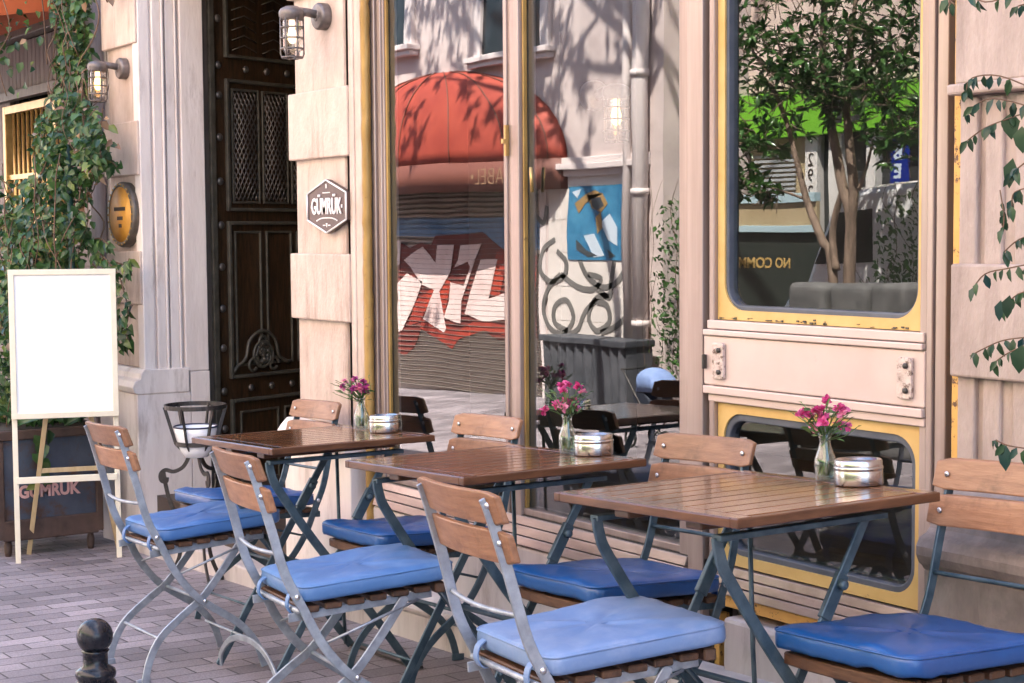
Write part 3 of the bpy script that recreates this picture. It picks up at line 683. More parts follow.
# ------------------------------------------------------------------ wall furniture
def cage_lamp(loc, label, bulb, wall_n=-1):
    """bulkhead wall lamp: round plate on the wall, stub arm, caged glass hanging"""
    t = thing('wall_lamp', label, 'lamp', loc, 0, 'caged wall lamps')
    RX = Matrix.Rotation(R(90), 4, 'X')
    s = MB(); s.lathe([(.052,0),(.052,.034),(.046,.042),(.020,.044),(.018,.048)], 28, M4=RX); obj('wall_plate', s, M['galv'], t, bevel=.002)
    s = MB(); s.tube([(0,-.03,.004),(0,-.08,.012),(0,-.14,.014)], .0165, 12); obj('arm', s, M['galv'], t)
    s = MB(); s.lathe([(.001,.032),(.024,.030),(.043,.020),(.049,.010),(.049,-.008),(.044,-.012),(.044,-.022),(.036,-.022)], 28, (0,-.145,0)); obj('cap', s, M['galv'], t)
    s = MB(); s.lathe([(.034,-.018),(.036,-.03),(.036,-.125),(.032,-.142),(.018,-.150),(.001,-.151)], 20, (0,-.145,0), caps=False); obj('glass_jar', s, M['lampglass'], t)
    s = MB(); s.lathe([(.010,-.02),(.012,-.055),(.018,-.075),(.017,-.095),(.010,-.108),(.001,-.111)], 14, (0,-.145,0)); obj('bulb', s, bulb, t)
    s = MB()
    for k in range(6):
        a = 2*PI*k/6; c, d = math.cos(a), math.sin(a)
        s.tube([(c*.043,-.145+d*.043,-.012),(c*.0435,-.145+d*.0435,-.150),(c*.038,-.145+d*.038,-.165),(c*.012,-.145+d*.012,-.168)], .0033, 6)
    for z, r_ in ((-.05,.0435),(-.09,.0435),(-.13,.0435),(-.162,.039)):
        s.tube([(r_*math.cos(2*PI*k/24), -.145+r_*math.sin(2*PI*k/24), z) for k in range(24)], .0033, 6, closed=True)
    obj('cage', s, M['galv'], t)
    return t
cage_lamp((-5.73, 2.972, 2.005), 'caged zinc wall lamp above the brown hexagonal sign, bulb unlit', M['bulbdim'])
cage_lamp((-7.86, 2.972, 1.99), 'caged zinc wall lamp with glowing bulb beside the ivy', M['bulb'])

t = thing('hexagonal_sign', 'brown hexagonal sign with white capitals on the stone pillar', 'sign', (-5.69, 2.965, 1.277))
hx = [(0,.104),(.165,.052),(.165,-.052),(0,-.104),(-.165,-.052),(-.165,.052)]
s = MB(); s.prism(hx, 'y', -.022, 0); obj('board', s, M['plaquebrown'], t, bevel=.002)
s = MB()
for i in range(6):
    a = Vector((hx[i][0], 0, hx[i][1])); b = Vector((hx[(i+1) % 6][0], 0, hx[(i+1) % 6][1])); s.tube([a*.975+Vector((0,-.024,0)), b*.975+Vector((0,-.024,0))], .0038, 6)
obj('rim', s, M['white'], t)
text('GÜMRÜK', .088, t, M['white'], facing((0,-.0245,-.002), (0,-1,0)), xs=.655, bold=.0012, spacing=1.04)
s = MB()
for i in range(15): s.box(-.085+.0118*i, -.085+.0118*i+.008, -.0245, -.022, -.046-.00001*abs(i-7)**3*3, -.041-.00001*abs(i-7)**3*3)
for i in range(7): s.box(-.03+.009*i, -.03+.009*i+.006, -.0245, -.022, .051, .055)
for x in (-.125,.125): s.box(x-.004, x+.004, -.0245, -.022, -.006, .006)
s.box(-.004,.004,-.0245,-.022,.07,.086); s.box(-.03,-.012,-.0245,-.022,-.074,-.070); s.box(.012,.03,-.0245,-.022,-.074,-.070); s.prism([(-.006,-.064),(.006,-.064),(0,-.08)],'y',-.0245,-.022)
obj('small_marks', s, M['white'], t)

t = thing('oval_plaque', 'gold oval plaque with dark rim on the left stone pillar', 'plaque', (-7.875, 2.985, 1.275))
RX = Matrix.Rotation(R(90), 4, 'X')
SC = Matrix.Diagonal((1.10,1,1.0,1))
s = MB(); s.lathe([(.16,0),(.162,.045),(.155,.055),(.140,.057),(.136,.052)], 40, M4=SC @ RX); obj('rim', s, M['ovaledge'], t)
s = MB(); s.lathe([(.137,.050),(.137,.054),(.0001,.056)], 40, M4=SC @ RX); pl = obj('gilt_plate', s, M['ovalgold'], t)
s = MB()
for k in range(26):
    a = 2*PI*k/26; s.ball((1.10*.148*math.cos(a), -.056, .148*math.sin(a)), .0055, 6)
obj('bead_ring', s, M['gold'], t)
s = MB()
for (zz, a, b) in ((.028,-.075,.07),(-.018,-.035,.03),(-.055,-.015,.015)):
    x = a
    while x < b: s.box(x, x+.0085, -.0585, -.055, zz-.009, zz+.009); x += .0125
obj('engraved_lines', s, M['ink'], t)

# ------------------------------------------------------------------ neighbouring shop, ivy, planter
nb = thing('neighbour_shop', 'weathered timber shop front behind the ivy with brass window grille', 'building')
s = MB(); s.box(-14, -8.16, 3.14, 3.2, -.7, 1.0); s.box(-14,-8.16,3.14,3.2,2.05,2.35); s.box(-9.3,-8.16,3.14,3.2,1.0,2.05); s.box(-14,-10.3,3.14,3.2,1,2.05)
x = -10.3
while x < -8.2: s.box(x, x+.07, 3.115, 3.14, 2.06, 2.34); x += .075
obj('boards', s, M['darkwood'], nb, bevel=.003)
s = MB(); s.box(-14,-8.16, 3.08, 3.14, 2.0, 2.055); s.box(-10.6,-8.16,3.05,3.14,2.35,2.40); objs('cornice', s, M['doorframe'], nb, bevel=.004)
s = MB(); s.box(-14,-8.16,3.2,3.25,.9,2.1); obj('window_dark', s, M['oppglass'], nb)
g = MB()
g.box(-10.30,-10.25,3.09,3.15,.80,1.97); g.box(-9.36,-9.31,3.09,3.15,.80,1.97); g.box(-10.25,-9.36,3.09,3.15,1.92,1.97)
gr = obj('window_grille', g, M['brass'], nb, bevel=.004)
g = MB()
for i in range(1,10): g.tube([(-10.25+.089*i,3.12,.82),(-10.25+.089*i,3.12,1.93)], .012, 8)
for z in (1.25,1.52): g.box(-10.25,-9.36,3.105,3.135,z,z+.03)
obj('bars', g, M['brass'], gr)
s = MB(); s.prism([(3.10,2.40),(2.45,2.30),(2.45,2.33),(3.10,2.80)], 'x', -12.5, -8.75); s.box(-12.5,-8.75,2.44,2.452,2.13,2.33)
obj('awning', s, M['orange'], nb)
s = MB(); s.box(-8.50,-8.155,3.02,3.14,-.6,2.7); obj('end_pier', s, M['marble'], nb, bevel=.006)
s = MB(); s.tube([(-8.33,2.985,-.35),(-8.33,2.985,2.8)], .045, 14)
for z in (.4,1.6): s.tube([(-8.33,2.985,z),(-8.33,2.985,z+.05)], .052, 14)
tag(obj('downpipe', s, M['greypipe']), 'grey downpipe on the wall behind the ivy', 'pipe')
s = MB(); s.tube([(-7.99,2.72,.22),(-7.99,2.72,1.62)], .016, 8)
gp = tag(obj('green_pole', s, M['greenpole']), 'slim dark green pole standing in the ivy', 'pole')

# planter
px0, px1, py0, py1 = -8.42, -7.80, 2.27, 2.775
zg = G(-8.1, 2.5)
pt = thing('planter_box', 'blue grey metal planter lettered in pink behind the easel', 'planter', (0,0,0))
s = MB(); s.box(px0, px1, py0, py1, zg+.13, .215); obj('box', s, M['planter'], pt, bevel=.006)
s = MB(); s.box(px0-.02, px1+.02, py0-.02, py1+.02, .205, .250); objs('top_rail', s, M['rustwood'], pt, bevel=.006)
s = MB(); s.box(px1-.02, px1+.012, py0+.02, py1-.02, zg+.09, zg+.19); s.box(px1-.01,px1+.012,py0-.005,py0+.03,zg+.1,.205); s.box(px1-.01,px1+.012,py1-.03,py1+.005,zg+.1,.205); obj('lower_rail', s, M['rustwood'], pt, bevel=.006)
for (x, y) in ((px0+.06,py0+.05),(px0+.06,py1-.05),(px1-.03,py0+.05),(px1-.03,py1-.05)):
    s = MB(); s.lathe([(.014,0),(.018,.02),(.020,.05),(.014,.08),(.019,.11),(.022,.14)], 12, (x, y, G(x,y))); obj('leg', s, M['rustwood'], pt)
s = MB(); s.box(px0+.02, px1-.02, py0+.02, py1-.02, .2, .252); obj('soil', s, M['soil'], pt)
text('GÜMRÜK', .082, pt, M['pinkpaint'], facing((px1+.003, 2.515, -.05), (1,0,0)), xs=.86, bold=.003)
text('CAFE', .05, pt, M['pinkpaint'], facing((px1+.003, 2.55, .062), (1,0,0)), xs=.9, bold=.001) if False else None

def ivy(name, label, spec, nst=40, mats=None, group=None, cat='ivy', dead=True):
    """spec: list of (centre, radii, leaf count)"""
    t = thing(name, label, cat, (0,0,0), 0, group)
    lv = MB(); dd = MB(); st = MB()
    for c, r_, n in spec:
        c = Vector(c)
        for i in range(n):
            while True:
                q_ = Vector((random.uniform(-1,1), random.uniform(-1,1), random.uniform(-1,1)))
                if q_.length < 1: break
            p = c + Vector((q_.x*r_[0], q_.y*r_[1], q_.z*r_[2]))
            d = Vector((random.gauss(.35,.6), random.gauss(-.35,.6), random.gauss(-.55,.45)))
            nn = Vector((random.gauss(.5,.5), random.gauss(-.5,.5), random.gauss(.6,.5)))
            L = random.uniform(.034,.066)
            (dd if dead and random.random() < .045 else lv).leaf(p, d, nn, L, L*random.uniform(.5,.75))
        for i in range(max(2, n//70)):
            p = c + Vector((random.uniform(-1,1)*r_[0], random.uniform(-1,1)*r_[1], -r_[2]))
            pts = [p]
            for k in range(6): p = p + Vector((random.gauss(0,.05), random.gauss(0,.03), r_[2]*.36)); pts.append(p)
            st.tube(crv(pts,3), random.uniform(.002,.004), 5)
    obj('leaves', lv, mats or M['ivy'], t, fix=False)
    if dead: obj('dry_leaves', dd, M['ivydead'], t, fix=False)
    obj('stems', st, M['stem'], t)
    return t
iv = ivy('ivy', 'thick dark green ivy climbing above the blue planter', [
    ((-8.36,2.88,2.45),(.26,.06,.38),520), ((-8.36,2.88,2.0),(.26,.06,.32),420), ((-8.05,2.74,1.62),(.34,.15,.28),620),
    ((-7.72,2.76,1.60),(.12,.1,.16),110), ((-8.25,2.70,1.22),(.46,.18,.30),760), ((-8.75,2.66,.95),(.36,.2,.36),560),
    ((-8.25,2.62,.85),(.42,.2,.36),680), ((-8.25,2.52,.45),(.36,.22,.24),420), ((-8.7,2.6,1.32),(.2,.15,.2),110),
    ((-9.2,2.6,.6),(.4,.25,.45),520), ((-7.80,2.86,2.45),(.08,.06,.14),60), ((-8.75,2.7,2.2),(.35,.1,.3),50)])
# a spray of the ivy hanging in front of the left pillar, below the plaque
sp = MB(); ss = MB()
sprays = [[(-8.12,2.80,1.12),(-7.98,2.82,1.07),(-7.85,2.84,.99),(-7.80,2.85,.90),(-7.76,2.85,.80),(-7.78,2.84,.72),(-7.74,2.84,.66)],
          [(-8.12,2.8,1.05),(-7.98,2.83,.95),(-7.92,2.85,.82),(-7.90,2.85,.70),(-7.92,2.84,.62)],
          [(-8.12,2.8,1.14),(-8.02,2.82,1.16),(-7.92,2.83,1.13)], [(-8.1,2.8,1.55),(-7.98,2.82,1.56),(-7.88,2.84,1.53),(-7.80,2.84,1.50)], [(-8.1,2.8,1.62),(-7.95,2.82,1.66)],
          [(-7.98,2.86,1.05),(-7.80,2.87,1.03),(-7.76,2.87,1.06),(-7.74,2.87,.98)]]
sprays = [[(x+.14+.10*max(0,1.2-z)*(z<1.3), y, z) for x, y, z in pth] for pth in sprays]
for path in sprays:
    c = crv(path, 5); ss.tube(c, .0035, 5)
    for p in c[2:]:
        for k in range(2):
            if random.random() < .8:
                d = Vector((random.gauss(.3,.6), random.gauss(-.3,.3), random.gauss(-.8,.4))); L = random.uniform(.05,.08)
                sp.leaf(Vector(p)+Vector((random.gauss(0,.015),random.gauss(0,.015),0)), d, (random.gauss(.5,.4),-.8,random.gauss(.3,.3)), L, L*.55)
obj('trailing_leaves', sp, M['ivy'], iv, fix=False); obj('trailing_stems', ss, M['stem'], iv)
pl_ = thing('potted_plant', 'low green plant growing in the blue planter', 'plant', (0,0,0))
lv = MB()
for i in range(120):
    p = Vector((random.uniform(px0+.05,px1-.02), random.uniform(py0+.04,py1-.04), .25)); L = random.uniform(.10,.22)
    lv.leaf(p, (random.gauss(.2,.5), random.gauss(0,.5), random.uniform(.5,1)), (random.gauss(.6,.4),random.gauss(0,.5),.5), L, L*.22, droop=.4)
for i in range(12):
    p = Vector((px1+.02+random.uniform(0,.03), 2.48+random.gauss(0,.02), .25-.022*i)); lv.leaf(p, (random.gauss(.3,.2), random.gauss(0,.6), -.8), (1,random.gauss(0,.4),.3), .075, .05)
obj('leaves', lv, M['ivy'], pl_, fix=False)

# easel sign
ez = thing('easel_sign', 'blank white board on a cream wooden easel', 'easel', (0,0,0))
A = Vector((-7.59,2.295,0)); B_ = Vector((-7.455,2.732,0))
A.z = G(A.x, A.y); B_.z = G(B_.x, B_.y)
ax = (B_-A); ax.z = 0; axn = ax.normalized(); nrm = Vector((axn.y, -axn.x, 0))     # towards the camera side
lean = -nrm*.05
up = (Vector((0,0,1.35))+lean).normalized()
def EP(u, h_, off=0): return A + (B_-A)*u + Vector((0,0,h_)) + lean*(h_/1.35) + nrm*off
def ebeam(s, p, q_, w, t, side): s.bar([p, q_], w, t, side)
s = MB(); ebeam(s, EP(0,0), EP(0,1.35), .024, .022, nrm); obj('leg', s, M['cream'], ez, bevel=.002)
s = MB(); ebeam(s, EP(1,0), EP(1,1.35), .024, .022, nrm); obj('leg', s, M['cream'], ez, bevel=.002)
s = MB(); ebeam(s, EP(.0,.385,.012), EP(1,.385,.012), .03, .016, nrm); obj('cross_rail', s, M['cream'], ez, bevel=.002)
s = MB()
vs = [EP(u, h_, o) for o in (.012, .024) for (u, h_) in ((.0,.69),(1.0,.69),(1.0,1.345),(.0,1.345))]
s.add(vs, [(0,1,2,3),(7,6,5,4),(0,4,5,1),(1,5,6,2),(2,6,7,3),(3,7,4,0)]); obj('board', s, M['board'], ez)
s = MB()
for (a, b) in (((-.03,.685),(1.03,.685)),((1.0,.685),(1.0,1.35)),((-.03,1.35),(1.03,1.35)),((0,.685),(0,1.35))): ebeam(s, EP(a[0],a[1],.028), EP(b[0],b[1],.028), .026, .012, nrm)
obj('board_frame', s, M['cream'], ez, bevel=.002)
ra = Vector((-7.835,2.42,0)); rb = Vector((-7.76,2.84,0)); ra.z = G(ra.x,ra.y); rb.z = G(rb.x,rb.y)
for p, q_ in ((ra, EP(.33,.75,-.02)), (rb, EP(.72,.75,-.02))):
    s = MB(); ebeam(s, p, q_, .022, .02, nrm); obj('rear_leg', s, M['tanwood'], ez, bevel=.002)
s = MB(); ebeam(s, ra+(EP(.33,.75,-.02)-ra)*.55, rb+(EP(.72,.75,-.02)-rb)*.55, .022, .014, nrm); obj('rear_rail', s, M['tanwood'], ez, bevel=.002)

# plant stand with enamel bowl
bx, by = -6.47, 2.715; bz = G(bx, by)
t = thing('plant_stand', 'black wrought iron plant stand beside the entrance step', 'plant stand', (bx, by, bz))
H = .455-bz
s = MB()
for r_, z in ((.126,H),(.082,H-.155)):
    n = 32; vs = []
    for k in range(n):
        a = 2*PI*k/n
        for (dr_, dz) in ((.003,-.009),(.003,.009),(-.003,.009),(-.003,-.009)): vs.append(((r_+dr_)*math.cos(a), (r_+dr_)*math.sin(a), z+dz))
    s.add(vs, [(i*4+j, i*4+(j+1)%4, ((i+1)%n)*4+(j+1)%4, ((i+1)%n)*4+j) for i in range(n) for j in range(4)])
objs('ring', s, M['iron'], t)
s = MB()
for k in range(6):
    a = 2*PI*k/6+.2; c, d = math.cos(a), math.sin(a)
    s.bar([(c*.127,d*.127,H),(c*.083,d*.083,H-.155),(c*.06,d*.06,H-.18)], .014, .006, (-d,c,0))
objs('basket_bar', s, M['iron'], t)
for k in range(3):
    a = 2*PI*k/3+R(-123); c, d = math.cos(a), math.sin(a)
    P_ = [(.025,H-.17),(.030,H-.21),(.055,H-.255),(.095,H-.275),(.130,H-.268),(.150,H-.285),(.148,H-.312),(.128,H-.318),(.124,H-.300)]
    s = MB(); s.bar([Vector((c*r_, d*r_, z)) for r_, z in [(p.x, p.y) for p in crv([Vector((a_,b_,0)) for a_,b_ in P_],5)]], .016, .008, (-d,c,0))
    s.bar([Vector((c*p.x, d*p.x, p.y)) for p in crv([Vector((.140,H-.27,0)),Vector((.120,H-.38,0)),Vector((.075,H-.52,0)),Vector((.08,H-.64,0)),Vector((.14,.012,0)),Vector((.17,.006,0))],5)], .016, .008, (-d,c,0))
    obj('scroll_leg', s, M['iron'], t)
s = MB(); s.lathe([(.001,H-.215),(.05,H-.213),(.068,H-.18),(.086,H-.115),(.092,H-.085),(.088,H-.085),(.080,H-.115),(.06,H-.19),(.001,H-.195)], 28, (bx,by,bz)); 
bw = thing('enamel_bowl', 'white enamel bowl with dark rim sitting in the iron stand', 'bowl', (0,0,0))
obj('bowl', s, M['enamel'], bw)
s = MB(); s.tube([(bx+.0905*math.cos(2*PI*k/28), by+.0905*math.sin(2*PI*k/28), bz+H-.085) for k in range(28)], .004, 6, closed=True); obj('rim', s, M['enamelrim'], bw)

# bollard
bc = (-3.846, 1.343); z0 = G(*bc); hz = .38
t = thing('bollard', 'black cast iron bollard with ball top at the pavement edge', 'bollard', (bc[0], bc[1], z0))
s = MB(); s.lathe([(.075,0),(.075,.03),(.055,.05),(.046,.07),(.042,.20),(.041,.24),(.047,.245),(.051,.253),(.051,.262),(.046,.270),(.041,.274),(.047,.280),(.049,.288),(.047,.297),(.038,.303),(.030,.309),(.030,.340),(.034,.345)], 28); obj('shaft', s, M['cast'], t)
s = MB(); s.ball((0,0,hz), .0435, 20); obj('ball', s, M['cast'], t)

# ------------------------------------------------------------------ chairs
APATH = [(-.225,.800),(-.213,.768),(-.178,.641),(-.145,.513),(-.10,.418),(-.065,.345),(-.018,.278),(.03,.232),(.135,.158),(.195,.085),(.222,.004)]
BPATH = [(.175,.425),(.105,.335),(.03,.250),(-.04,.200),(-.115,.140),(-.155,.075),(-.175,.004)]
def pz(path, z):
    if z > path[0][1]: a, b = path[0], path[1]; return a[0]+(b[0]-a[0])*(z-a[1])/(b[1]-a[1])
    for (a, b) in zip(path, path[1:]):
        if (a[1]-z)*(b[1]-z) <= 0: return a[0]+(b[0]-a[0])*(z-a[1])/(b[1]-a[1])
from mathutils import noise as mno
def rumple(o, seed):
    """soft sag, dents and pulled corners, different on every cushion"""
    for v in o.data.vertices:
        c = v.co
        if c.z < .455: continue
        k = Vector((c.x*11+seed*7.3, c.y*11, seed*3.1)); k2 = Vector((c.x*34+seed*5.1, c.y*22, seed))
        ed = max(abs(c.x)/.195, abs(c.y-.098)/.206)
        sag = -.0045*max(0, 1-(c.x/.15)**2)*max(0, 1-((c.y-.08)/.16)**2)
        c.z += .0032*mno.noise(k)+.0022*mno.noise(k2)*(1+1.2*(ed > .7))+sag
        c.x += .003*mno.noise(k+Vector((9,0,0))); c.y += .003*mno.noise(k+Vector((0,9,0)))
def make_chair(label, steel, cushmat, worn=True):
    t = thing('folding_chair', label, 'chair', (0,0,0), 0, 'folding bistro chairs round the tables')
    hw = .186; HW = lambda z: .190-.034*z/.82; TL = .06
    for sx in (-1, 1):
        s = MB(); x = sx*hw
        s.bar(crv([(sx*HW(z), y, z) for y, z in APATH], 4), .024, .007, (1,0,0))
        o = obj('back_leg', s, steel, t, bevel=.0015, seg=1)
        s = MB()
        for (y, z) in ((pz(APATH,.785),.785),(pz(APATH,.71),.71),(pz(APATH,.455),.455),(.03,.238)): s.ball((sx*(HW(z)+.004), y, z), .0075, 6, 0, (.6,1,1))
        obj('rivets', s, M['rivet'], o)
        s = MB(); xi = sx*(hw-.013)
        s.bar(crv([(sx*(HW(z)-.013), y, z) for y, z in BPATH], 4), .024, .007, (1,0,0)); s.bar([(xi,-.155,.01),(xi,-.20,.006)], .022, .007, (1,0,0))
        obj('front_leg', s, steel, t, bevel=.0015, seg=1)
    s = MB(); yb = pz(APATH,.565)
    h5 = HW(.565); s.tube(crv([(-h5,yb,.565),(-.08,yb-.010,.562),(0,yb-.014,.561),(.08,yb-.010,.562),(h5,yb,.565)],4), .0055, 8); obj('back_rod', s, steel, t)
    s = MB(); s.tube([(-hw,.03,.238),(hw,.03,.238)], .006, 8); s.tube([(-hw+.013,-.12,.135),(hw-.013,-.12,.135)], .005, 8); s.tube([(-hw,.17,.10),(hw,.17,.10)], .005, 8); objs('stretcher', s, steel, t)
    s = MB()
    for sx in (-1,1):
        q2 = MB(); q2.bar([(sx*.150,-.135,.401),(sx*.150,.25,.424)], .022, .005, (1,0,0)); obj('seat_rail', q2, steel, t, bevel=.001, seg=1)
        q2 = MB(); q2.tube([(sx*(HW(.33)-.004),pz(APATH,.33),.33),(sx*.158,.21,.412)], .004, 6); obj('seat_stay', q2, steel, t)
    s.tube([(-.172,-.112,.418),(.172,-.112,.418)], .0075, 8)
    obj('rear_seat_rod', s, steel, t)
    s = MB()
    for k in range(6):
        y = -.105+k*.060; zz = .419+y*TL; s.box(-.172, .172, y, y+.045, zz, zz+.016)
    s.prism([(-.178,.278),(-.172,.252),(.172,.252),(.178,.278),(.1,.290),(0,.294),(-.1,.290)], 'z', .426, .452)
    obj('seat', s, M['seatwood'], t, bevel=.003, seg=1)
    # cushion
    ol = rrect(.390, .412, .035, 5); yo = .098
    ol2 = []
    for a, b in zip(ol, ol[1:]+ol[:1]):
        k_ = max(1, int(math.hypot(b[0]-a[0], b[1]-a[1])/.022))
        ol2 += [(a[0]+(b[0]-a[0])*q_/k_, a[1]+(b[1]-a[1])*q_/k_) for q_ in range(k_)]
    out = [(x*(1.0-.03*(1-y/.206)), y) for x, y in ol2]; CT = lambda y: TL*(y)+.004
    rings = [(.93,.440),(.985,.443),(1.0,.451),(1.0,.471),(.988,.4805),(.95,.485),(.88,.4875),(.78,.489),(.66,.490),(.52,.4905),(.38,.491),(.24,.491),(.1,.491)]
    vs = []; fs = []; n = len(out)
    for sc_, z in rings:
        for (x, y) in out: vs.append((x*sc_, y*sc_+yo, z + CT(y*sc_+yo) + .003*math.sin(x*23)*math.sin(y*19)*(z > .478)))
    for i in range(len(rings)-1):
        for j in range(n): fs.append((i*n+j, i*n+(j+1)%n, (i+1)*n+(j+1)%n, (i+1)*n+j))
    fs.append(tuple(range(n))[::-1]); fs.append(tuple((len(rings)-1)*n+j for j in range(n)))
    s = MB(); s.add(vs, fs, 0, True); cu_ = obj('cushion', s, cushmat, t); globals()['pristine'] = cu_.data.copy(); rumple(cu_, 0)
    s = MB(); s.tube([(x*.994, y*.994+yo, .4785+CT(y*.994+yo)) for x, y in out], .0028, 6, closed=True); obj('piping', s, cushmat if cushmat is not M['blue'] else M['blue'], cu_)
    s = MB()
    for sx in (-1,1):
        s.bar(crv([(sx*.118,-.100,.466),(sx*.12,-.122,.452),(sx*.12,-.128,.425),(sx*.118,-.114,.405),(sx*.118,-.092,.414)],4), .003, .022, (1,0,0))
    objs('tie_strap', s, cushmat, cu_)
    # two slats of the back, bowed backwards
    for (zc, hh, yo_) in ((.778,.068,0),(.700,.068,0)):
        s = MB(); vs = []; nx_ = 12
        for i in range(nx_+1):
            u = i/nx_; x = (u-.5)*.385; bow = -.030*(1-(2*u-1)**2)
            e = min(1, min(u, 1-u)/.035); hh2 = hh*(.80+.20*e)
            for (dz, dy) in ((-.5,.0),(.5,.0),(.5,-.016),(-.5,-.016)):
                z = zc+dz*hh2; vs.append((x, pz(APATH, z)+dy+bow*.6+.022, z))
        fs = [(0,1,2,3), tuple(nx_*4+j for j in (3,2,1,0))]
        for i in range(nx_):
            for j in range(4): fs.append((i*4+j, (i+1)*4+j, (i+1)*4+(j+1)%4, i*4+(j+1)%4))
        s.add(vs, fs); sl = obj('back_slat', s, M['chairwood'], t, bevel=.004)
        s = MB()
        for sx in (-1,1):
            s.ball((sx*HW(zc), pz(APATH,zc)+.019, zc), .0065, 6, 0, (1,.5,1))
        obj('screws', s, M['rivet'], sl)
    return t
def recolor(root, a, b):
    """give a copied chair its own material on the meshes that use material a"""
    st = [root]
    while st:
        o = st.pop(); st += list(o.children)
        if o.type == 'MESH' and o.data.materials and o.data.materials[0] == a:
            o.data = o.data.copy(); o.data.materials[0] = b
ch = make_chair('light blue cushioned chair on the street side of the leftmost table, nearest the easel', M['steel'], M['bluesheen'])
place(ch, (-5.03, 2.035, G(-5.03,2.035)), R(-2))
specs = [
    (-3.775, 1.925, R(-8), M['bluesheen2'], 'chair with pale blue cushion and back slats at the street side of the middle table'),
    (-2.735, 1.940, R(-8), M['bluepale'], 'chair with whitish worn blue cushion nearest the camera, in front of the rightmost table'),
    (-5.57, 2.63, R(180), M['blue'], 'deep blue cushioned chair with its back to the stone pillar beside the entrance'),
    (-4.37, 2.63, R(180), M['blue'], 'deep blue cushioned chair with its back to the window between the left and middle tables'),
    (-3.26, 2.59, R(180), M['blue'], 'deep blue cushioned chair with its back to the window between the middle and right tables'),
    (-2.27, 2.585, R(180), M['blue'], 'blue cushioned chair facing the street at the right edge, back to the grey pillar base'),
]
for (x, y, rz, cm, lab) in specs:
    c = copy_tree(ch); c['label'] = lab
    if cm is not M['bluesheen']: recolor(c, M['bluesheen'], cm)
    if cm is M['blue']: recolor(c, M['steel'], M['shadesteel'])
    place(c, (x, y, G(x, y)), rz)
    if cm is M['blue']: c.scale = (1,1,.995)
    for k_ in c.children:
        if k_.name.startswith('cushion'):
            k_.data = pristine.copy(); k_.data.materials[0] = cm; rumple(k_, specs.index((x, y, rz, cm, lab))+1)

# ------------------------------------------------------------------ tables
def make_table(label):
    t = thing('folding_table', label, 'table', (0,0,0), 0, 'small square folding tables')
    hx_, hy = .307, .284; zt = .75
    top = part('tabletop', t)
    s = MB(); nsl = 9; wsl = (2*hx_-.05)/nsl
    for k in range(nsl):
        x = -hx_+.025+k*wsl; s.box(x+.0018, x+wsl-.0018, -hy+.046, hy-.046, zt-.020, zt)
    s.box(-hx_+.004, hx_-.004, -hy+.004, -hy+.044, zt-.019, zt+.0005); s.box(-hx_+.004, hx_-.004, hy-.044, hy-.004, zt-.019, zt+.0005)
    obj('slats', s, M['tabwood'], top, bevel=.0018, seg=1)
    s = MB(); s.box(-hx_, -hx_+.022, -hy, hy, zt-.020, zt-.0005); s.box(hx_-.022, hx_, -hy, hy, zt-.020, zt-.0005)
    s.box(-hx_+.022, hx_-.022, -hy, -hy+.004, zt-.020, zt-.0005); s.box(-hx_+.022, hx_-.022, hy-.004, hy, zt-.020, zt-.0005)
    obj('edge', s, M['tabwood_edge'], top, bevel=.002, seg=1)
    s = MB()
    for x in (-.125, .115): s.box(x-.025, x+.025, -hy+.05, hy-.05, zt-.045, zt-.021)
    objs('batten', s, M['tabwood_edge'], top, bevel=.003)
    s = MB(); s.box(-.218, -.190, -.250, .22, zt-.058, zt-.0455); s.box(.190, .218, -.250, .22, zt-.058, zt-.0455); objs('top_rail', s, M['shadesteel'], t, bevel=.002)
    for x in (-.20, .20):
        s = MB(); s.bar(crv([(x,-.245,zt-.05),(x,-.238,zt-.09),(x,-.215,zt-.14),(x,-.10,.44),(x,.10,.18),(x,.225,.005)],4), .027, .009, (1,0,0))
        o = obj('leg', s, M['shadesteel'], t, bevel=.002, seg=1)
        s = MB(); sx = 1 if x > 0 else -1; xq = x+sx*.016 if x < 0 else x-.016
        s.bar([(xq,.19,zt-.05),(xq,-.255,.005)], .024, .009, (1,0,0))
        o2 = obj('leg', s, M['shadesteel'], t, bevel=.002, seg=1)
        s = MB(); f_ = lambda k: (xq, .19+(-.445)*k, zt-.05-(zt-.055)*k)
        s.bar([f_(.17), f_(.30)], .032, .015, (1,0,0)); s.lathe([(.012,0),(.012,.014),(.006,.018)], 10, (xq+.006, f_(.2)[1], f_(.2)[2]), M4=Matrix.Rotation(R(90),4,'Y'))
        obj('latch', s, M['shadesteel'], o2, bevel=.002, seg=1)
    s = MB(); s.tube([(-.20,-.10,.44),(.20,-.12,.22)], .006, 8); s.tube([(-.2,-.008,.33),(.2,-.008,.33)], .008, 8); s.tube([(-.19,.19,zt-.06),(-.19,.19,.35),(-.19,.20,.02)], .006, 6)
    objs('brace_rod', s, M['shadesteel'], t)
    s = MB(); s.bar(crv([(-.215,-.25,.004),(-.20,-.25,.05),(-.12,-.25,.105),(0,-.25,.125),(.12,-.25,.105),(.20,-.25,.05),(.215,-.25,.004)],5), .020, .008, (0,1,0))
    obj('foot_arch', s, M['steel'], t, bevel=.0015, seg=1)
    s = MB(); s.bar([(-.25,.235,.004),(.25,.235,.004)], .008, .022, (0,1,0)); obj('foot_bar', s, M['iron'], t)
    return t
tb = make_table('brown slatted table nearest the entrance, leftmost of the three tables')
TC = [(-4.748, 2.402), (-3.658, 2.394), (-2.650, 2.384)]
place(tb, (*TC[0], G(*TC[0])))
for i, lab in ((1, 'brown slatted table in the middle of the row of three'), (2, 'brown slatted table nearest the camera, in front of the tram window')):
    c = copy_tree(tb); c['label'] = lab; place(c, (*TC[i], G(*TC[i])))
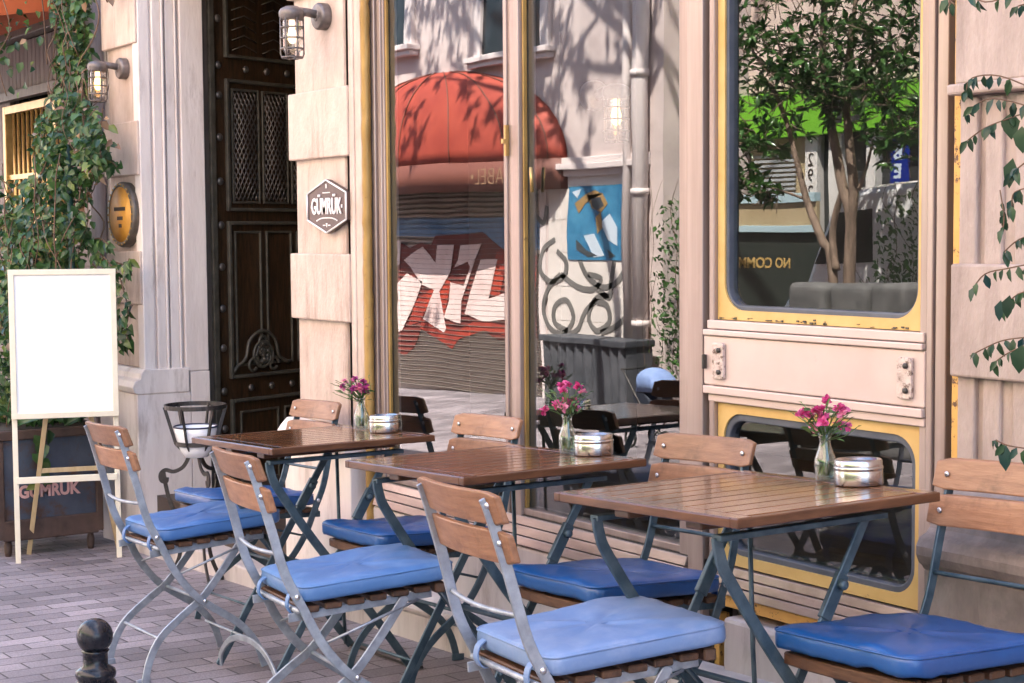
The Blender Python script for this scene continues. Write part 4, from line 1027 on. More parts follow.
def ttop(x, y, i): return Vector((x, y, SL*x + SY*TC[i][1] + .751))

# ------------------------------------------------------------------ flowers, vases, ashtrays
def make_vase(label):
    t = thing('glass_vase', label, 'vase', (0,0,0), 0, 'flower vases on the tables')
    prof = [(.001,0),(.022,0),(.0235,.004),(.024,.02),(.026,.035),(.024,.052),(.016,.072),(.0125,.085),(.013,.095),(.0165,.108)]
    inner = [(r_-.0022, z) for r_, z in prof[::-1][:-2]] + [(.020,.006),(.001,.006)]
    s = MB(); s.lathe(prof+inner, 24, caps=False); obj('bottle', s, M['vase'], t)
    s = MB(); s.lathe([(.001,.0063),(.0195,.0063),(.0213,.02),(.0233,.036),(.0225,.045),(.001,.045)], 20); obj('water', s, M['water'], t)
    return t
def make_flowers(label, seed, pet, lean=(0,0), n=15, spread=.055):
    rnd = random.Random(seed)
    t = thing('flower_bunch', label, 'flowers', (0,0,0), 0, 'pink flower bunches in the vases')
    st = MB(); pe = MB(); lf = MB(); pp = MB()
    for i in range(n):
        a = rnd.random()*6.28; r_ = spread*math.sqrt(rnd.random())*1.15; h = .165+rnd.uniform(-.03,.035)-r_*.35
        tip = Vector((r_*math.cos(a)+lean[0], r_*math.sin(a)+lean[1], h))
        st.tube(crv([(rnd.gauss(0,.006), rnd.gauss(0,.006), .012), (rnd.gauss(0,.004), rnd.gauss(0,.004), .09), tip*.75+Vector((0,0,.03)), tip], 3), .0013, 5)
        tgt = pp if rnd.random() < .2 else pe
        for k in range(rnd.choice((9,12,14))):
            d = Vector((rnd.gauss(0,1), rnd.gauss(0,1), rnd.gauss(.5,.7))).normalized(); L = rnd.uniform(.012,.019)
            tgt.leaf(tip, d, (rnd.gauss(0,1), rnd.gauss(0,1), 1), L, L*.95, fold=.1, droop=.1)
    for i in range(46):
        a = rnd.random()*6.28; r_ = spread*1.1*rnd.random(); z = rnd.uniform(.095,.165)
        d = Vector((math.cos(a), math.sin(a), rnd.gauss(.4,.5))); L = rnd.uniform(.02,.038)
        lf.leaf((r_*.7*math.cos(a)+lean[0]*.7, r_*.7*math.sin(a)+lean[1]*.7, z), d, (rnd.gauss(0,.6), rnd.gauss(0,.6), 1), L, L*.28)
    for i in range(14):
        a = rnd.random()*6.28; r_ = spread*(1+.35*rnd.random()); z = rnd.uniform(.12,.19)
        st.tube([(0,0,.09),(r_*.6*math.cos(a),r_*.6*math.sin(a),z-.02),(r_*math.cos(a)+lean[0],r_*math.sin(a)+lean[1],z)], .001, 4)
        lf.leaf((r_*math.cos(a)+lean[0], r_*math.sin(a)+lean[1], z), (math.cos(a),math.sin(a),.6), (0,0,1), .012, .008)
    obj('stems', st, M['flowerleaf'], t); obj('petals', pe, pet, t, fix=False); obj('pale_petals', pp, M['palepink'], t, fix=False); obj('leaves', lf, M['flowerleaf'], t, fix=False)
    return t
def make_ashtray(label):
    t = thing('ashtray', label, 'ashtray', (0,0,0), 0, 'round tin ashtrays on the tables')
    s = MB(); s.lathe([(.001,.001),(.052,.001),(.0535,.003),(.0535,.032),(.0525,.034),(.0545,.036),(.0545,.041),(.0525,.043)], 36); obj('tin', s, M['tin'], t)
    s = MB(); s.lathe([(.0525,.043),(.0525,.054),(.050,.057),(.046,.057),(.044,.052),(.020,.046),(.001,.046)], 36, caps=False); l_ = obj('lid', s, M['tin'], t)
    s = MB(); s.lathe([(.001,.0475),(.019,.0475),(.019,.0485),(.001,.0485)], 20); obj('ash_pit', s, M['ash'], l_)
    return t
vs_ = [(-4.855,2.63,0,'clear glass vase on the leftmost table'), (-3.655,2.62,1,'clear glass vase half full of water on the middle table'), (-2.69,2.645,2,'clear glass vase of green stems on the rightmost table')]
fs_ = [('magenta and purple flower bunch with loose sprigs on the leftmost table', 3, M['purple'], (-.012,-.02)), ('bright pink flower bunch on the middle table', 8, M['pink'], (0,0)), ('deep pink flower bunch on the rightmost table', 15, M['pink'], (.0,.0))]
as_ = [(-4.70,2.635,'round tin ashtray with dark lid on the leftmost table'), (-3.57,2.645,'round tin ashtray on the middle table'), (-2.585,2.642,'round tin ashtray on the rightmost table')]
v0 = make_vase(vs_[0][3]); a0 = make_ashtray(as_[0][2])
for i in range(3):
    v = v0 if i == 0 else copy_tree(v0); v['label'] = vs_[i][3]; p = ttop(vs_[i][0], vs_[i][1], i); place(v, p)
    fl = make_flowers(*fs_[i][:3], lean=fs_[i][3]); place(fl, p, R(40*i))
    a = a0 if i == 0 else copy_tree(a0); a['label'] = as_[i][2]; place(a, ttop(as_[i][0], as_[i][1], i))

# ------------------------------------------------------------------ hanging vine on the right
hv = thing('hanging_vine', 'thin vine twigs with drooping leaves hanging over the right pillar', 'vine', (0,0,0))
st = MB(); lv = MB()
YV = 2.72
def vp(px, py, y=YV): return at(px, py, y)
tw_ = [[(1040,92),(1000,76),(972,78),(966,92)], [(1040,110),(1005,100),(985,100),(966,112)], [(1040,108),(1010,118),(985,128),(968,140)],
       [(1040,150),(1022,165),(1012,172)], [(1040,185),(1015,192),(1012,206)], [(1040,232),(1018,240),(1004,252)], [(1040,262),(1010,268),(985,274),(972,290)],
       [(1040,290),(1018,294),(1002,310)], [(1040,336),(1005,340),(985,348),(970,356)], [(1040,340),(1010,352),(995,362)], [(1040,450),(1010,446),(996,440)],
       [(960,-10),(985,2),(1010,-5)], [(940,-8),(955,5)], [(1040,0),(1018,6)], [(1000,190),(1004,215),(1003,228)]]
for tw1 in tw_:
    y = YV+random.uniform(-.08,.08); P_ = [vp(a, b, y) for a, b in tw1]; c = crv(P_, 4); st.tube(c, .0016, 5)
    for k, p in enumerate(c):
        if k < 2: continue
        for _ in range(2):
            if random.random() < .5:
                L = random.uniform(.018,.036)
                lv.leaf(p, (random.gauss(-.1,.4), random.gauss(-.1,.3), -1), (random.gauss(.3,.4), -1, random.gauss(.2,.3)), L, L*.45)
for (a, b, L, W) in ((1012,112,.055,.04),(1013,158,.062,.030),(1022,345,.06,.04),(1006,445,.055,.03),(1010,295,.05,.026),(1001,300,.045,.022),(1022,126,.055,.035)):
    lv.leaf(vp(a, b), (random.gauss(-.05,.2), -.1, -1), (.4,-1,.2), L, W, fold=.12)
obj('twigs', st, M['stem'], hv); obj('leaves', lv, M['vine'], hv, fix=False)

# ------------------------------------------------------------------ inside the cafe
t = thing('indoor_lamp', 'lit caged lamp on the wall inside the cafe, behind the right shop pane', 'lamp', (-6.19, 5.3, 1.82), 0)
lamp = cage_lamp((-6.2, 5.3, 1.9), 'x', M['bulb'])
for c in list(lamp.children): c.parent = t
bpy.data.objects.remove(lamp)
p = at(591, 96, 5.2); t.scale = (1.5,1.5,1.5); t.location = p; t.rotation_euler = (0,0,R(90))
s = MB(); s.box(p.x-.9, p.x, 5.0, 5.5, -.1, 2.9)
tag(obj('indoor_pier', s, M['interior']), 'dark pier inside the cafe carrying the lit lamp', 'pier')
t = thing('indoor_counter', 'dark counter inside the cafe behind the tram window', 'counter', (0,0,0))
s = MB(); s.box(-4.6,-2.6,5.4,5.9,-.1,.85); obj('body', s, M['interior'], t); s = MB(); s.box(-4.65,-2.55,5.35,5.95,.85,.90); obj('worktop', s, M['tabwood_edge'], t)

# ------------------------------------------------------------------ across the street (seen in the glass)
def mir(px, py, Yv):
    """where a thing stands that the shop glass shows at this pixel, Yv metres beyond the glass line"""
    p = at(px, py, Yv); return Vector((p.x, 2*(Yf+.03)-Yv, p.z))
OY = 2*(Yf+.03)-9.5
ob = thing('graffiti_building', 'pale rendered building with red dome awning and graffiti shutter across the street', 'building')
s = MB()
s.box(-30, -17.9, OY-.3, OY, -2, 9); s.box(-17.9,-13.55, OY-.3, OY, 1.95, 9); s.box(-13.55,-11.72, OY-.3, OY, 1.9, 9); s.box(-13.55,-11.72, OY-.3, OY-.001, -2, 1.9)
s.box(-30,-11.72, OY-4, OY-3.8, -2, 9); s.box(-11.9,-11.72, OY-3.8, OY-.3, -2, 9); s.box(-30,-11.72,OY-4,OY,9,9.2)
obj('wall', s, M['oppwall'], ob)
s = MB()
for z in (-.35,-.02,.31,.64,.97,1.30,1.60): s.box(-13.5,-11.95, OY, OY+.012, z, z+(.325 if z < 1.5 else .16))
obj('cladding_panel', s, M['opppanel'], ob, bevel=.003)
s = MB(); s.box(-13.7,-11.9, OY, OY+.10, 1.78, 1.84); s.box(-13.7,-11.9,OY,OY+.06,1.84,1.90); s.box(-13.68,-11.92,OY,OY+.05,1.72,1.78); objs('ledge', s, M['oppframe'], ob, bevel=.008)
sh = part('roller_shutter', ob)
s = MB(); z = -.55
while z < 1.62: s.prism([(OY-.10,z),(OY-.085,z+.012),(OY-.08,z+.03),(OY-.088,z+.048),(OY-.10,z+.055)], 'x', -17.9, -13.6); z += .0555
sm_ = MB(); z = -.55
while z < 1.60: sm_.box(-17.88,-13.62, OY-.1, OY-.0555, z-.002, z+.002); z += .0555
obj('slat_seams', sm_, M['seam'], sh)
s.box(-17.9,-13.6, OY-.2, OY-.102, -.9, 1.7); obj('curtain', s, M['shutter'], sh)
s = MB(); s.box(-17.9,-13.6, OY-.12, OY-.02, 1.60, 1.95); obj('shutter_box', s, M['signband'], sh)
s = MB(); s.box(-13.66,-13.55, OY-.12, OY+.01, -.9, 1.95); obj('guide', s, M['oppframe'], sh)
# graffiti: painted shapes lying on the shutter, reader faces -> drawn in the glass's order
def flatpoly(s, pts, y, th=.004):
    s.prism([(p.x, p.z) for p in pts], 'y', y, y+th)
def zpt(x, y_): return mir(385+x/4.878, 240+y_/4.878, 9.5+.08)
bg = MB(); flatpoly(bg, [zpt(-120,-20), zpt(-120,-110), zpt(950,-110), zpt(950,40), zpt(600,60), zpt(300,-20)], OY-.079); obj('blue_paint', bg, M['grafblue'], sh)
drk = MB(); flatpoly(drk, [zpt(*p) for p in ((-160,30),(60,-5),(140,40),(190,10),(230,20),(250,-25),(480,-40),(600,60),(760,80),(760,480),(560,490),(470,420),(400,470),(330,520),(180,410),(150,520),(110,560),(50,520),(40,450),(90,250),(20,230),(-100,330),(-160,300))], OY-.073); obj('maroon_paint', drk, M['grafdark'], sh)
rd = MB()
for poly in (((180,390),(250,400),(380,440),(480,380),(600,430),(600,470),(500,440),(380,480),(340,530),(170,430)), ((120,420),(150,300),(240,230),(250,260),(170,400)), ((270,250),(310,190),(330,200),(300,380),(270,370)), ((520,260),(560,60),(620,60),(560,290)), ((650,130),(760,150),(760,330),(700,480),(640,400))):
    flatpoly(rd, [zpt(*p) for p in poly], OY-.067)
obj('red_paint', rd, M['grafred'], sh)
pk = MB()
for poly in (((110,100),(200,30),(255,110),(265,20),(350,15),(330,150),(275,250),(310,430),(300,450),(190,385),(250,240),(190,215),(140,130)),
             ((380,20),(480,15),(455,80),(430,130),(415,100),(350,130),(370,90)), ((330,205),(400,225),(430,130),(450,95),(420,210),(390,300),(390,405),(365,400),(300,375),(325,300)),
             ((480,95),(565,95),(520,290),(590,260),(590,390),(500,400),(410,360),(440,240)), ((45,250),(120,165),(195,200),(150,310),(95,440),(50,450)), ((-160,60),(100,5),(90,120),(20,170),(-160,260)), ((-160,300),(30,250),(40,420),(-160,470))):
    flatpoly(pk, [zpt(*p) for p in poly], OY-.061)
obj('pink_letters', pk, M['grafpink'], sh)
# dome awning
dcx = -15.55; rx, rz_, ry = 2.35, 1.02, .42; zb = 1.90
s = MB(); vs = []; nu, nv = 28, 12
for j in range(nv+1):
    ph = PI/2*j/nv
    for i in range(nu+1):
        th = PI*i/nu; vs.append((dcx+rx*math.cos(th)*math.cos(ph), OY+ry*math.sin(th)*math.cos(ph)+.005, zb+rz_*math.sin(ph)))
s.add(vs, [(j*(nu+1)+i, j*(nu+1)+i+1, (j+1)*(nu+1)+i+1, (j+1)*(nu+1)+i) for j in range(nv) for i in range(nu)], 0, True)
aw = obj('dome_awning', s, M['dome'], ob); so = aw.modifiers.new('s','SOLIDIFY'); so.thickness = .012
s = MB()
for i in range(3, nu, 4):
    th = PI*i/nu
    s.tube([(dcx+(rx+.006)*math.cos(th)*math.cos(PI/2*j/nv), OY+(ry+.006)*math.sin(th)*math.cos(PI/2*j/nv)+.005, zb+(rz_+.006)*math.sin(PI/2*j/nv)) for j in range(nv)], .008, 5)
objs('awning_seam', s, M['domeband'], aw)
s = MB(); vs = []
for z in (zb, zb-.30):
    for i in range(nu+1): th = PI*i/nu; vs.append((dcx+rx*math.cos(th), OY+ry*math.sin(th)+.006, z))
s.add(vs, [(i, i+1, nu+2+i, nu+1+i) for i in range(nu)], 0, True)
vl = obj('valance', s, M['domeband'], aw); so = vl.modifiers.new('s','SOLIDIFY'); so.thickness = .01
p = mir(484, 169, 9.5-ry); text('LABEL•', .24, aw, M['faintletter'], facing((p.x+.15, OY+ry+.02, zb-.16), (0,1,0)), xs=1.0, bold=-.004)
# windows of the upper floor
for (a, b) in ((395,418), (478,555)):
    l = mir(b, 50, 9.5); 
    xa, xb = (mir(a,50,9.5).x-(.6 if a < 400 else 0), l.x)
    if a < 400: xa -= .3
    z0 = 3.28 if a < 400 else 3.02
    wn = part('window', ob)
    s = MB(); s.box(xa-.06, xb+.06, OY, OY+.14, z0-.06, z0); s.box(xa-.03, xb+.03, OY, OY+.10, z0-.12, z0-.06); obj('sill', s, M['oppframe'], wn, bevel=.008)
    s = MB(); s.box(xa+.02, xa+.16, OY, OY+.05, z0, z0+1.5); s.box(xb-.16, xb-.02, OY, OY+.05, z0, z0+1.5); s.box(xa+.16, xb-.16, OY, OY+.05, z0+1.36, z0+1.5)
    s.box((xa+xb)/2-.03,(xa+xb)/2+.03,OY,OY+.03,z0,z0+1.36); obj('frame', s, M['oppframe'], wn, bevel=.006)
    s = MB(); s.box(xa+.16, xb-.16, OY, OY+.012, z0, z0+1.36); obj('pane', s, M['oppglass'], wn)
s = MB(); s.tube([(-11.95, OY+.09, -.6),(-11.95, OY+.09, 6)], .075, 12); s.tube([(-12.18, OY+.06, -.6),(-12.18, OY+.06, 6)], .05, 10)
for z in (.3,1.5,2.6,3.6): s.tube([(-11.95,OY+.09,z),(-11.95,OY+.09,z+.06)], .09, 12)
objs('drainpipe', s, M['oppframe'], ob)
# poster and tag on the cladding
ps = thing('blue_poster', 'blue painted poster panel on the wall across the street, mirrored in the window', 'poster', (0,0,0))
q0 = mir(572,187,9.5); q1 = mir(628,261,9.5)
s = MB(); s.box(min(q0.x,q1.x), max(q0.x,q1.x), OY+.013, OY+.022, q1.z, q0.z); obj('sheet', s, M['posterblue'], ps)
def mp2(px, py): return mir(px, py, 9.5)
s = MB()
for poly in (((604,223),(614,214),(622,228),(622,246),(612,240)), ((586,236),(596,234),(608,256),(596,258)), ((575,192),(584,189),(580,199))): flatpoly(s, [mp2(*p) for p in poly], OY+.022, .003)
obj('pale_shape', s, M['posterpale'], ps)
s = MB()
for poly in (((578,204),(588,195),(598,190),(606,194),(598,198),(588,204),(582,214)), ((598,218),(604,212),(606,228),(600,234)), ((590,196),(606,193),(612,204),(604,213),(594,208))): flatpoly(s, [mp2(*p) for p in poly], OY+.0225, .0035)
obj('ochre_shape', s, M['posterochre'], ps)
s = MB()
for poly in (((594,199),(604,197),(608,206),(600,211),(595,207)), ((580,240),(588,250),(600,256),(590,257),(580,250)), ((612,250),(620,256),(614,259))): flatpoly(s, [mp2(*p) for p in poly], OY+.0235, .004)
obj('dark_shape', s, M['posterdark'], ps)
tg = MB()
strokes = [[(560,240),(548,250),(545,270),(556,282),(568,276),(570,262),(562,252)], [(565,275),(553,290),(549,310),(556,328),(568,332),(577,318),(570,300),(560,306),(560,322),(572,330)],
           [(565,275),(580,287),(596,290),(604,280),(590,275)], [(580,255),(588,275),(604,288),(620,283),(630,262),(628,235)], [(618,262),(614,285),(612,298),(600,290)],
           [(612,296),(598,300),(592,318),(600,330),(612,322),(610,306),(600,302)], [(600,300),(588,312),(580,330),(560,337)], [(640,300),(632,312),(618,326),(604,332)], [(540,215),(548,222),(551,205)]]
for st_ in strokes:
    c = crv([mp2(*p) for p in st_], 6); pts = [Vector((p.x, OY+.016, p.z)) for p in c]
    tg.bar(pts, .055, .004, (0,1,0))
obj('spray_tag', tg, M['tag'], ob)
cb = thing('corrugated_bin', 'dark corrugated metal bin against the wall across the street', 'bin', (0,0,0))
s = MB(); a0_ = mir(546,350,9.1); b0_ = mir(628,350,9.1); yb_ = a0_.y; z0 = G(-13,yb_)
pts = []; n = 60
xa, xb = min(a0_.x,b0_.x), max(a0_.x,b0_.x)
prof = [(xa+(xb-xa)*i/n, yb_+.018*math.sin(i*PI/3)) for i in range(n+1)]
s.prism(prof+[(xb, yb_-.3),(xa, yb_-.3)], 'z', z0, z0+.62); obj('body', s, M['corrug'], cb)
s = MB(); s.box(xa-.02, xb+.02, yb_-.32, yb_+.04, z0+.62, z0+.68); obj('lid', s, M['corrug'], cb, bevel=.01)
cp = ivy('climbing_plant', 'leafy climbing plant beside the drainpipe across the street', [((mir(662,270,9.3).x+.15,OY+.2,.7),(.22,.12,.8),300), ((mir(668,320,9.3).x+.1,OY+.25,.1),(.3,.15,.6),220)], dead=False, mats=M['treeleaf'], cat='plant')

# stroller parked in the street
sp_ = mir(662, 400, 7.3)
sx, sy_ = sp_.x, sp_.y; sz = G(sx, sy_)
t = thing('stroller', 'pushchair with pale blue hood parked in the street, mirrored in the window', 'stroller', (sx, sy_, sz), R(0), tilt=True); t.scale = (.56,.56,.56)
s = MB(); vs = []; nu, nv = 10, 14
for j in range(nv+1):
    th = PI*(.02+.62*j/nv)
    for i in range(nu+1):
        ph = PI*i/nu; vs.append((-.20+.27*math.cos(th)*1.0+.12, .20*math.cos(ph), .78+.30*math.sin(th)*math.sin(ph)**.5 if False else .72+.30*math.sin(th)*max(.0,math.sin(ph))**.45))
s.add(vs, [(j*(nu+1)+i, j*(nu+1)+i+1, (j+1)*(nu+1)+i+1, (j+1)*(nu+1)+i) for j in range(nv) for i in range(nu)], 0, True)
me = s.mesh('hood'); 
for k, p in enumerate(me.polygons): p.material_index = 1 if (k//nu) in (0,1) else 0
o = obj('hood', me, [M['strollerblue'], M['strollerdark']], t); o.modifiers.new('s','SOLIDIFY').thickness = .012
s = MB(); s.prism([(-.30,.70),(-.22,.45),(.05,.42),(.30,.40),(.34,.52),(.12,.55),(-.05,.72)], 'y', -.19, .19); obj('seat', s, M['strollerdark'], t, bevel=.02)
for y in (-.2,.2):
    s = MB(); s.tube(crv([(-.5,y,1.0),(-.4,y,.92),(-.1,y,.55),(.35,y,.12)],4), .012, 8); s.tube([(.05,y,.45),(-.35,y,.12)], .012, 8); obj('frame_tube', s, M['iron'], t)
    for x in (-.35,.36):
        s = MB(); s.tube([(x+.11*math.cos(2*PI*k/20), y, .12+.11*math.sin(2*PI*k/20)) for k in range(20)], .018, 6, closed=True)
        s.tube([(x-.1,y,.12),(x+.1,y,.12)], .005, 5); s.tube([(x,y,.02),(x,y,.22)], .005, 5); obj('wheel', s, M['tyre'], t)
s = MB(); s.tube([(-.5,-.2,1.0),(-.5,.2,1.0)], .014, 8); obj('handle', s, M['tyre'], t)

# the green shop ---------------------------------------------------------------
SYy = 2*(Yf+.03)-10.5
sp2 = thing('green_shop', 'shop with lime green fascia across the street, mirrored in the tram window', 'building')
s = MB(); s.box(-11.7, 8, SYy-.3, SYy, 2.45, 9); s.box(-11.72,8,SYy-4,SYy-3.8,-1,9); s.box(-11.72,8,SYy-4,SYy,9,9.2); s.box(7.8,8,SYy-3.8,SYy-.3,-1,9); obj('wall', s, M['wallpale'], sp2)
s = MB(); s.box(-13.2, 2, SYy, SYy+.10, 2.02, 2.42); obj('fascia', s, M['lime'], sp2, bevel=.006)
p = mir(838,120,10.4); text('GE', .36, sp2, M['shopdark'], facing((p.x+.1, SYy+.103, 2.22), (0,1,0)), bold=.01)
s = MB(); s.box(-11.7, 8, SYy-.12, SYy-.08, -1, 2.45); obj('shop_front', s, M['shopdark'], sp2)
s = MB(); s.box(-11.70,-11.0, SYy-.08, SYy-.03, .9, 2.02); s.box(-11.70,-11.0,SYy-.08,SYy-.04,1.96,2.02); obj('ochre_bay', s, M['ochrewall'], sp2)
s = MB()
for k in range(13): s.box(-11.63,-11.12, SYy-.025, SYy-.005, 1.33+k*.043, 1.33+k*.043+.024)
obj('blind', s, M['blindslat'], sp2)
a = mir(805,180,10.5).x; b = mir(818,180,10.5).x
s = MB(); s.box(min(a,b), max(a,b), SYy-.08, SYy+.02, -1, 2.02); s.box(mir(830,180,10.5).x, mir(842,180,10.5).x, SYy-.08, SYy+.02, -1, 2.02); s.box(mir(866,180,10.5).x, mir(876,180,10.5).x, SYy-.08, SYy+.02, -1, 2.02); objs('white_pillar', s, M['whitepaint'], sp2, bevel=.005)
for ch_, py in (('2',160),('9',176),('2',193)):
    p = mir(811.5, py, 10.5); text(ch_, .17, sp2, M['ink'], facing((p.x, SYy+.022, p.z), (0,1,0)))
# blue lit sign
a = mir(889,180,10.3); b = mir(908,180,10.3)
bs = thing('blue_lit_sign', 'blue lit upright sign with white letters beside the green shop', 'sign', (0,0,0))
s = MB(); s.box(a.x+.02, b.x-.03, a.y-.05, a.y, .95, 1.98); obj('light_box', s, M['bluesign'], bs)
for k, c_ in enumerate('BEST'): text(c_, .165, bs, M['whitelit'], facing(((a.x+b.x)/2, a.y+.004, 1.80-.155*k), (0,1,0)), bold=.006)
# dark board, rails
nbd = thing('dark_board', 'dark green board lettered in yellow below the shop window', 'board', (0,0,0))
a = mir(716,255,10.2); b = mir(826,255,10.2)
s = MB(); s.box(a.x-.8, b.x, a.y-.05, a.y, .25, 1.16); obj('panel', s, M['darkboard'], nbd, bevel=.004)
p1_ = mir(773,265,10.2); text('NO COMMER', .135, nbd, M['letteryellow'], facing((p1_.x-.18, a.y+.003, .88), (0,1,0)), bold=.003)
s = MB(); s.box(a.x-.8, b.x-.1, a.y-.03, a.y+.05, 1.42, 1.50); s.box(a.x-.8,b.x-.1,a.y-.03,a.y+.05,1.16,1.22); obj('rail', s, M['bluerail'], nbd, bevel=.004)
s = MB(); s.box(a.x-.8, b.x-.1, a.y-.02, a.y+.02, 1.22, 1.42); obj('upper_panel', s, M['ochrewall'], nbd)
# white van
vx = mir(848,200,9.6); 
vn = thing('white_van', 'white van parked behind the tree across the street', 'van', (vx.x+.75, vx.y-.2, G(vx.x+.75, vx.y)), 0, tilt=True)
prof = [(-.95,.32),(-.97,.85),(-.80,1.02),(-.62,1.10),(-.30,1.72),(-.1,1.80),(2.2,1.82),(2.25,.35)]
s = MB(); s.prism(prof, 'y', -.75, .75); obj('body', s, M['van'], vn, bevel=.06)
s = MB(); s.prism([(-.50,1.24),(-.27,1.62),(.12,1.63),(.12,1.24)], 'y', -.756, .756); s.prism([(-.645,1.14),(-.335,1.70),(-.31,1.69),(-.62,1.12)], 'y', -.62, .62); obj('window', s, M['carglass'], vn)
for x in (-.45,1.6):
    for y in (-.72,.72):
        s = MB(); s.lathe([(.17,-.08),(.27,-.08),(.29,-.05),(.29,.05),(.27,.08),(.17,.08)], 20, (x,y,.29), M4=Matrix.Rotation(R(90),4,'X')); wl = obj('wheel', s, M['tyre'], vn)
        s = MB(); s.lathe([(.001,-.07),(.17,-.07),(.17,.07),(.001,.07)], 16, (x,y,.29), M4=Matrix.Rotation(R(90),4,'X')); obj('rim', s, M['galv'], wl)
for y in (-.5,.5):
    s = MB(); s.ball((-.96,y,.75), .09, 10, 0, (.4,1.2,1)); obj('headlight', s, M['enamel'], vn)

# trees ------------------------------------------------------------------------
def tree(name, label, base, limbs, blobs, n, leafL=(.07,.13), group='trees across the street'):
    t = thing(name, label, 'tree', (0,0,0), 0, group)
    tr = MB()
    for pts, ra_, rb_ in limbs:
        c = crv(pts, 5); k = len(c); tr.tube(c, 0, 9, rad=[ra_+(rb_-ra_)*i/(k-1) for i in range(k)])
    lv = MB(); tot = sum(b[2] for b in blobs)
    for c, r_, w_ in blobs:
        c = Vector(c)
        for i in range(int(n*w_/tot/9)):
            while True:
                q_ = Vector((random.uniform(-1,1), random.uniform(-1,1), random.uniform(-1,1)))
                if q_.length < 1: break
            p = c+Vector((q_.x*r_[0], q_.y*r_[1], q_.z*r_[2]))
            ax_ = (q_+Vector((random.gauss(0,.4),random.gauss(0,.4),random.gauss(.3,.4)))).normalized()
            tr.tube([p-ax_*.14, p], .004, 4)
            for k in range(9):
                d = (ax_*.35+Vector((random.gauss(0,.7),random.gauss(0,.7),random.gauss(0,.5)))).normalized(); L = random.uniform(*leafL)
                lv.leaf(p, d, (random.gauss(0,.5),random.gauss(0,.5),1), L, L*.36, droop=.15)
    obj('trunk', tr, M['bark'], t); obj('crown', lv, M['treeleaf'], t, fix=False)
    return t
def mt(px, py, Yv=8.3): 
    p = mir(px, py, Yv); return p
b0 = mt(850,300); zg_ = G(b0.x,b0.y)
base = Vector((b0.x,b0.y,zg_))
limbs = [([base, mt(849,290), mt(850,255), mt(850,215), mt(843,190), mt(836,150), mt(826,105), mt(822,60), mt(824,0), mt(826,-90)], .052, .018),
         ([mt(850,225), mt(853,190), mt(848,140), mt(845,90), mt(850,40), mt(858,-20)], .040, .012),
         ([base+Vector((-.12,.05,0)), mt(832,270), mt(822,240), mt(806,200), mt(795,160), mt(785,120), mt(770,80)], .04, .012),
         ([mt(836,270), mt(832,230), mt(842,190)], .03, .02), ([mt(826,105), mt(800,90), mt(770,70), mt(745,40)], .02, .008), ([mt(845,95), mt(870,60), mt(895,40)], .02, .008),
         ([mt(858,190), mt(866,165), mt(872,140)], .015, .008), ([mt(806,200), mt(780,190), mt(765,186)], .01, .006)]
bl = []
def blob(px, py, r, w, dy=0):
    c = mt(px, py, 8.3-dy); bl.append((c, (r, r*.9, r*.75), w))
for (px, py, r, w) in ((860,60,.42,1.3),(895,30,.38,1.2),(890,90,.40,1.5),(855,105,.30,.9),(770,60,.40,1.2),(800,95,.38,1.2),(745,110,.36,1.1),(760,140,.25,.6),(790,30,.40,1),(830,20,.42,1),(905,120,.25,.7),(735,150,.22,.5),(835,80,.3,.7),
                       (740,30,.3,.6),(742,180,.18,.5),(765,195,.12,.3),(885,150,.2,.5),(820,-40,.6,1.6),(880,-60,.6,1.5),(770,-50,.5,1.2),(830,-130,.7,1.6)): blob(px, py, r, w)
tree('street_tree', 'glossy leaved tree with forked trunk in front of the green shop', base, limbs, bl, 6400, (.055,.105))
def tall_tree(px, Yv, label, cx, n):
    p = mir(px, 300, Yv); x, y = p.x, p.y; z = G(x, y); b = Vector((x, y, z))
    lim = [([b, b+Vector((0,0,1.6)), Vector((x,y,3.0)), Vector((x-.12,y+.05,4.6)), Vector((cx*.5+x*.5,y+.2,6.4)), Vector((cx,y+.3,7.8))], .058, .03)]
    for k in range(6):
        a = k*1.05; q_ = Vector((cx*.5+x*.5, y+.2, 6.0+.1*k)); lim.append(([q_, q_+Vector((.8*math.cos(a)-.3,.4*math.sin(a),.7)), q_+Vector((1.9*math.cos(a)-.6,.9*math.sin(a),1.3+.2*k))], .04, .012))
    bb = [(Vector((cx+random.uniform(-2.4,2.4), y+random.uniform(-.7,1.5), 7.9+random.uniform(-1.1,1.1))), (.75,.6,.5), 1) for k in range(15)]
    tree('street_tree', label, b, lim, bb, n, (.10,.18))
tall_tree(516, 7.6, 'tall leaning street tree mirrored behind the slim middle window post', -13.6, 1700)
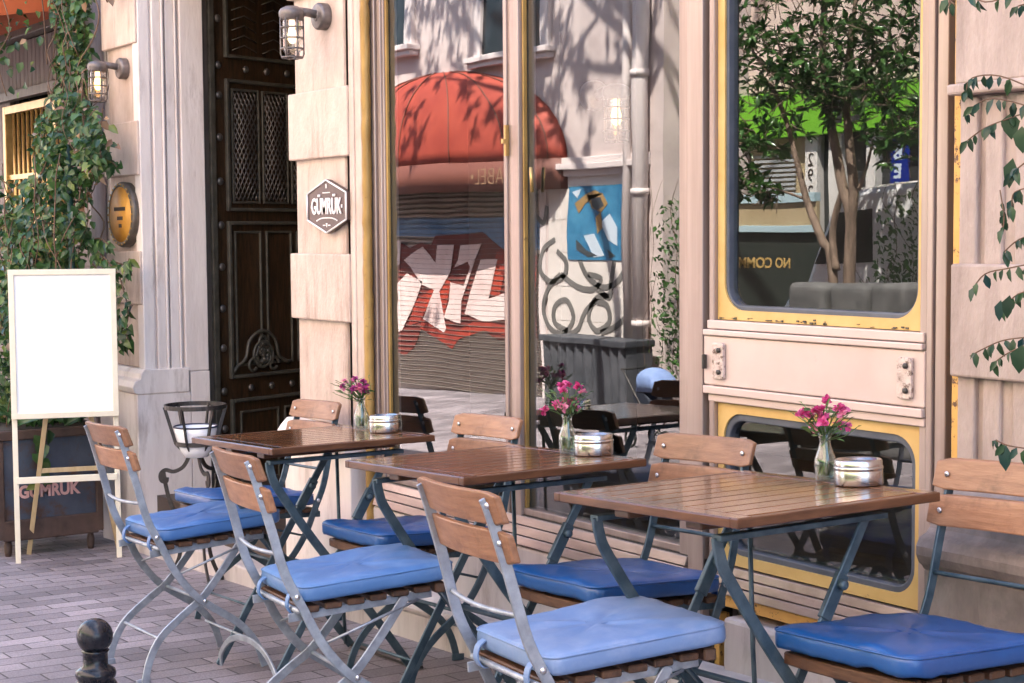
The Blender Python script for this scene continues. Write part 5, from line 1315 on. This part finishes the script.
tall_tree(697, 7.8, 'tall street tree mirrored behind the post left of the tram window', -12.4, 1100)
# shrub and trough at the foot of the near tree
tr_ = thing('concrete_trough', 'grey concrete trough with rounded top at the foot of the tree', 'planter', (0,0,0))
for (a, b) in ((786,822),(826,868),(870,906)):
    A_ = mir(a,296,7.7); Bq = mir(b,296,7.7); s = MB(); zz = G(A_.x, A_.y)
    s.box(A_.x, Bq.x, A_.y-.35, A_.y, zz, A_.z+.09); obj('block', s, M['concrete'], tr_, bevel=.05, seg=4)
c = mir(905,240,8.8)
ivy('shrub', 'dark bushy shrub beside the blue lit sign across the street', [((c.x,c.y,c.z),(.22,.25,.35),220), ((c.x-.15,c.y,c.z-.45),(.35,.28,.3),200)], dead=False, mats=M['treeleaf'], cat='shrub')

# ------------------------------------------------------------------ light
wd = bpy.data.worlds.new('World'); scn.world = wd; wd.use_nodes = True
nt = wd.node_tree; bgn = nt.nodes['Background']
sky = nt.nodes.new('ShaderNodeTexSky'); sky.sky_type = 'NISHITA'; sky.sun_disc = False
sd = Vector((.26, .46, .85)).normalized()
el = math.asin(sd.z); az = math.atan2(sd.x, sd.y)
sky.sun_elevation = el; sky.sun_rotation = az; sky.air_density = 1.0; sky.dust_density = 1.6; sky.ozone_density = 1
nt.links.new(sky.outputs[0], bgn.inputs[0]); bgn.inputs[1].default_value = .10
sl = bpy.data.lights.new('sun', 'SUN'); sl.energy = 5.0; sl.angle = R(.53); sl.color = (1,.93,.84)
so = bpy.data.objects.new('sun', sl); COL.objects.link(so); so.rotation_euler = sd.to_track_quat('Z','Y').to_euler()

scn.view_settings.view_transform = 'Standard'; scn.view_settings.look = 'None'; scn.view_settings.gamma = 1; scn.view_settings.use_curve_mapping = False
scn.view_settings.exposure = 3.3
scn.render.engine = 'CYCLES'
cy = scn.cycles
cy.max_bounces = 10; cy.diffuse_bounces = 5; cy.glossy_bounces = 5; cy.transmission_bounces = 8; cy.transparent_max_bounces = 12
cy.use_denoising = True; cy.sample_clamp_indirect = 8; cy.caustics_reflective = False; cy.caustics_refractive = False
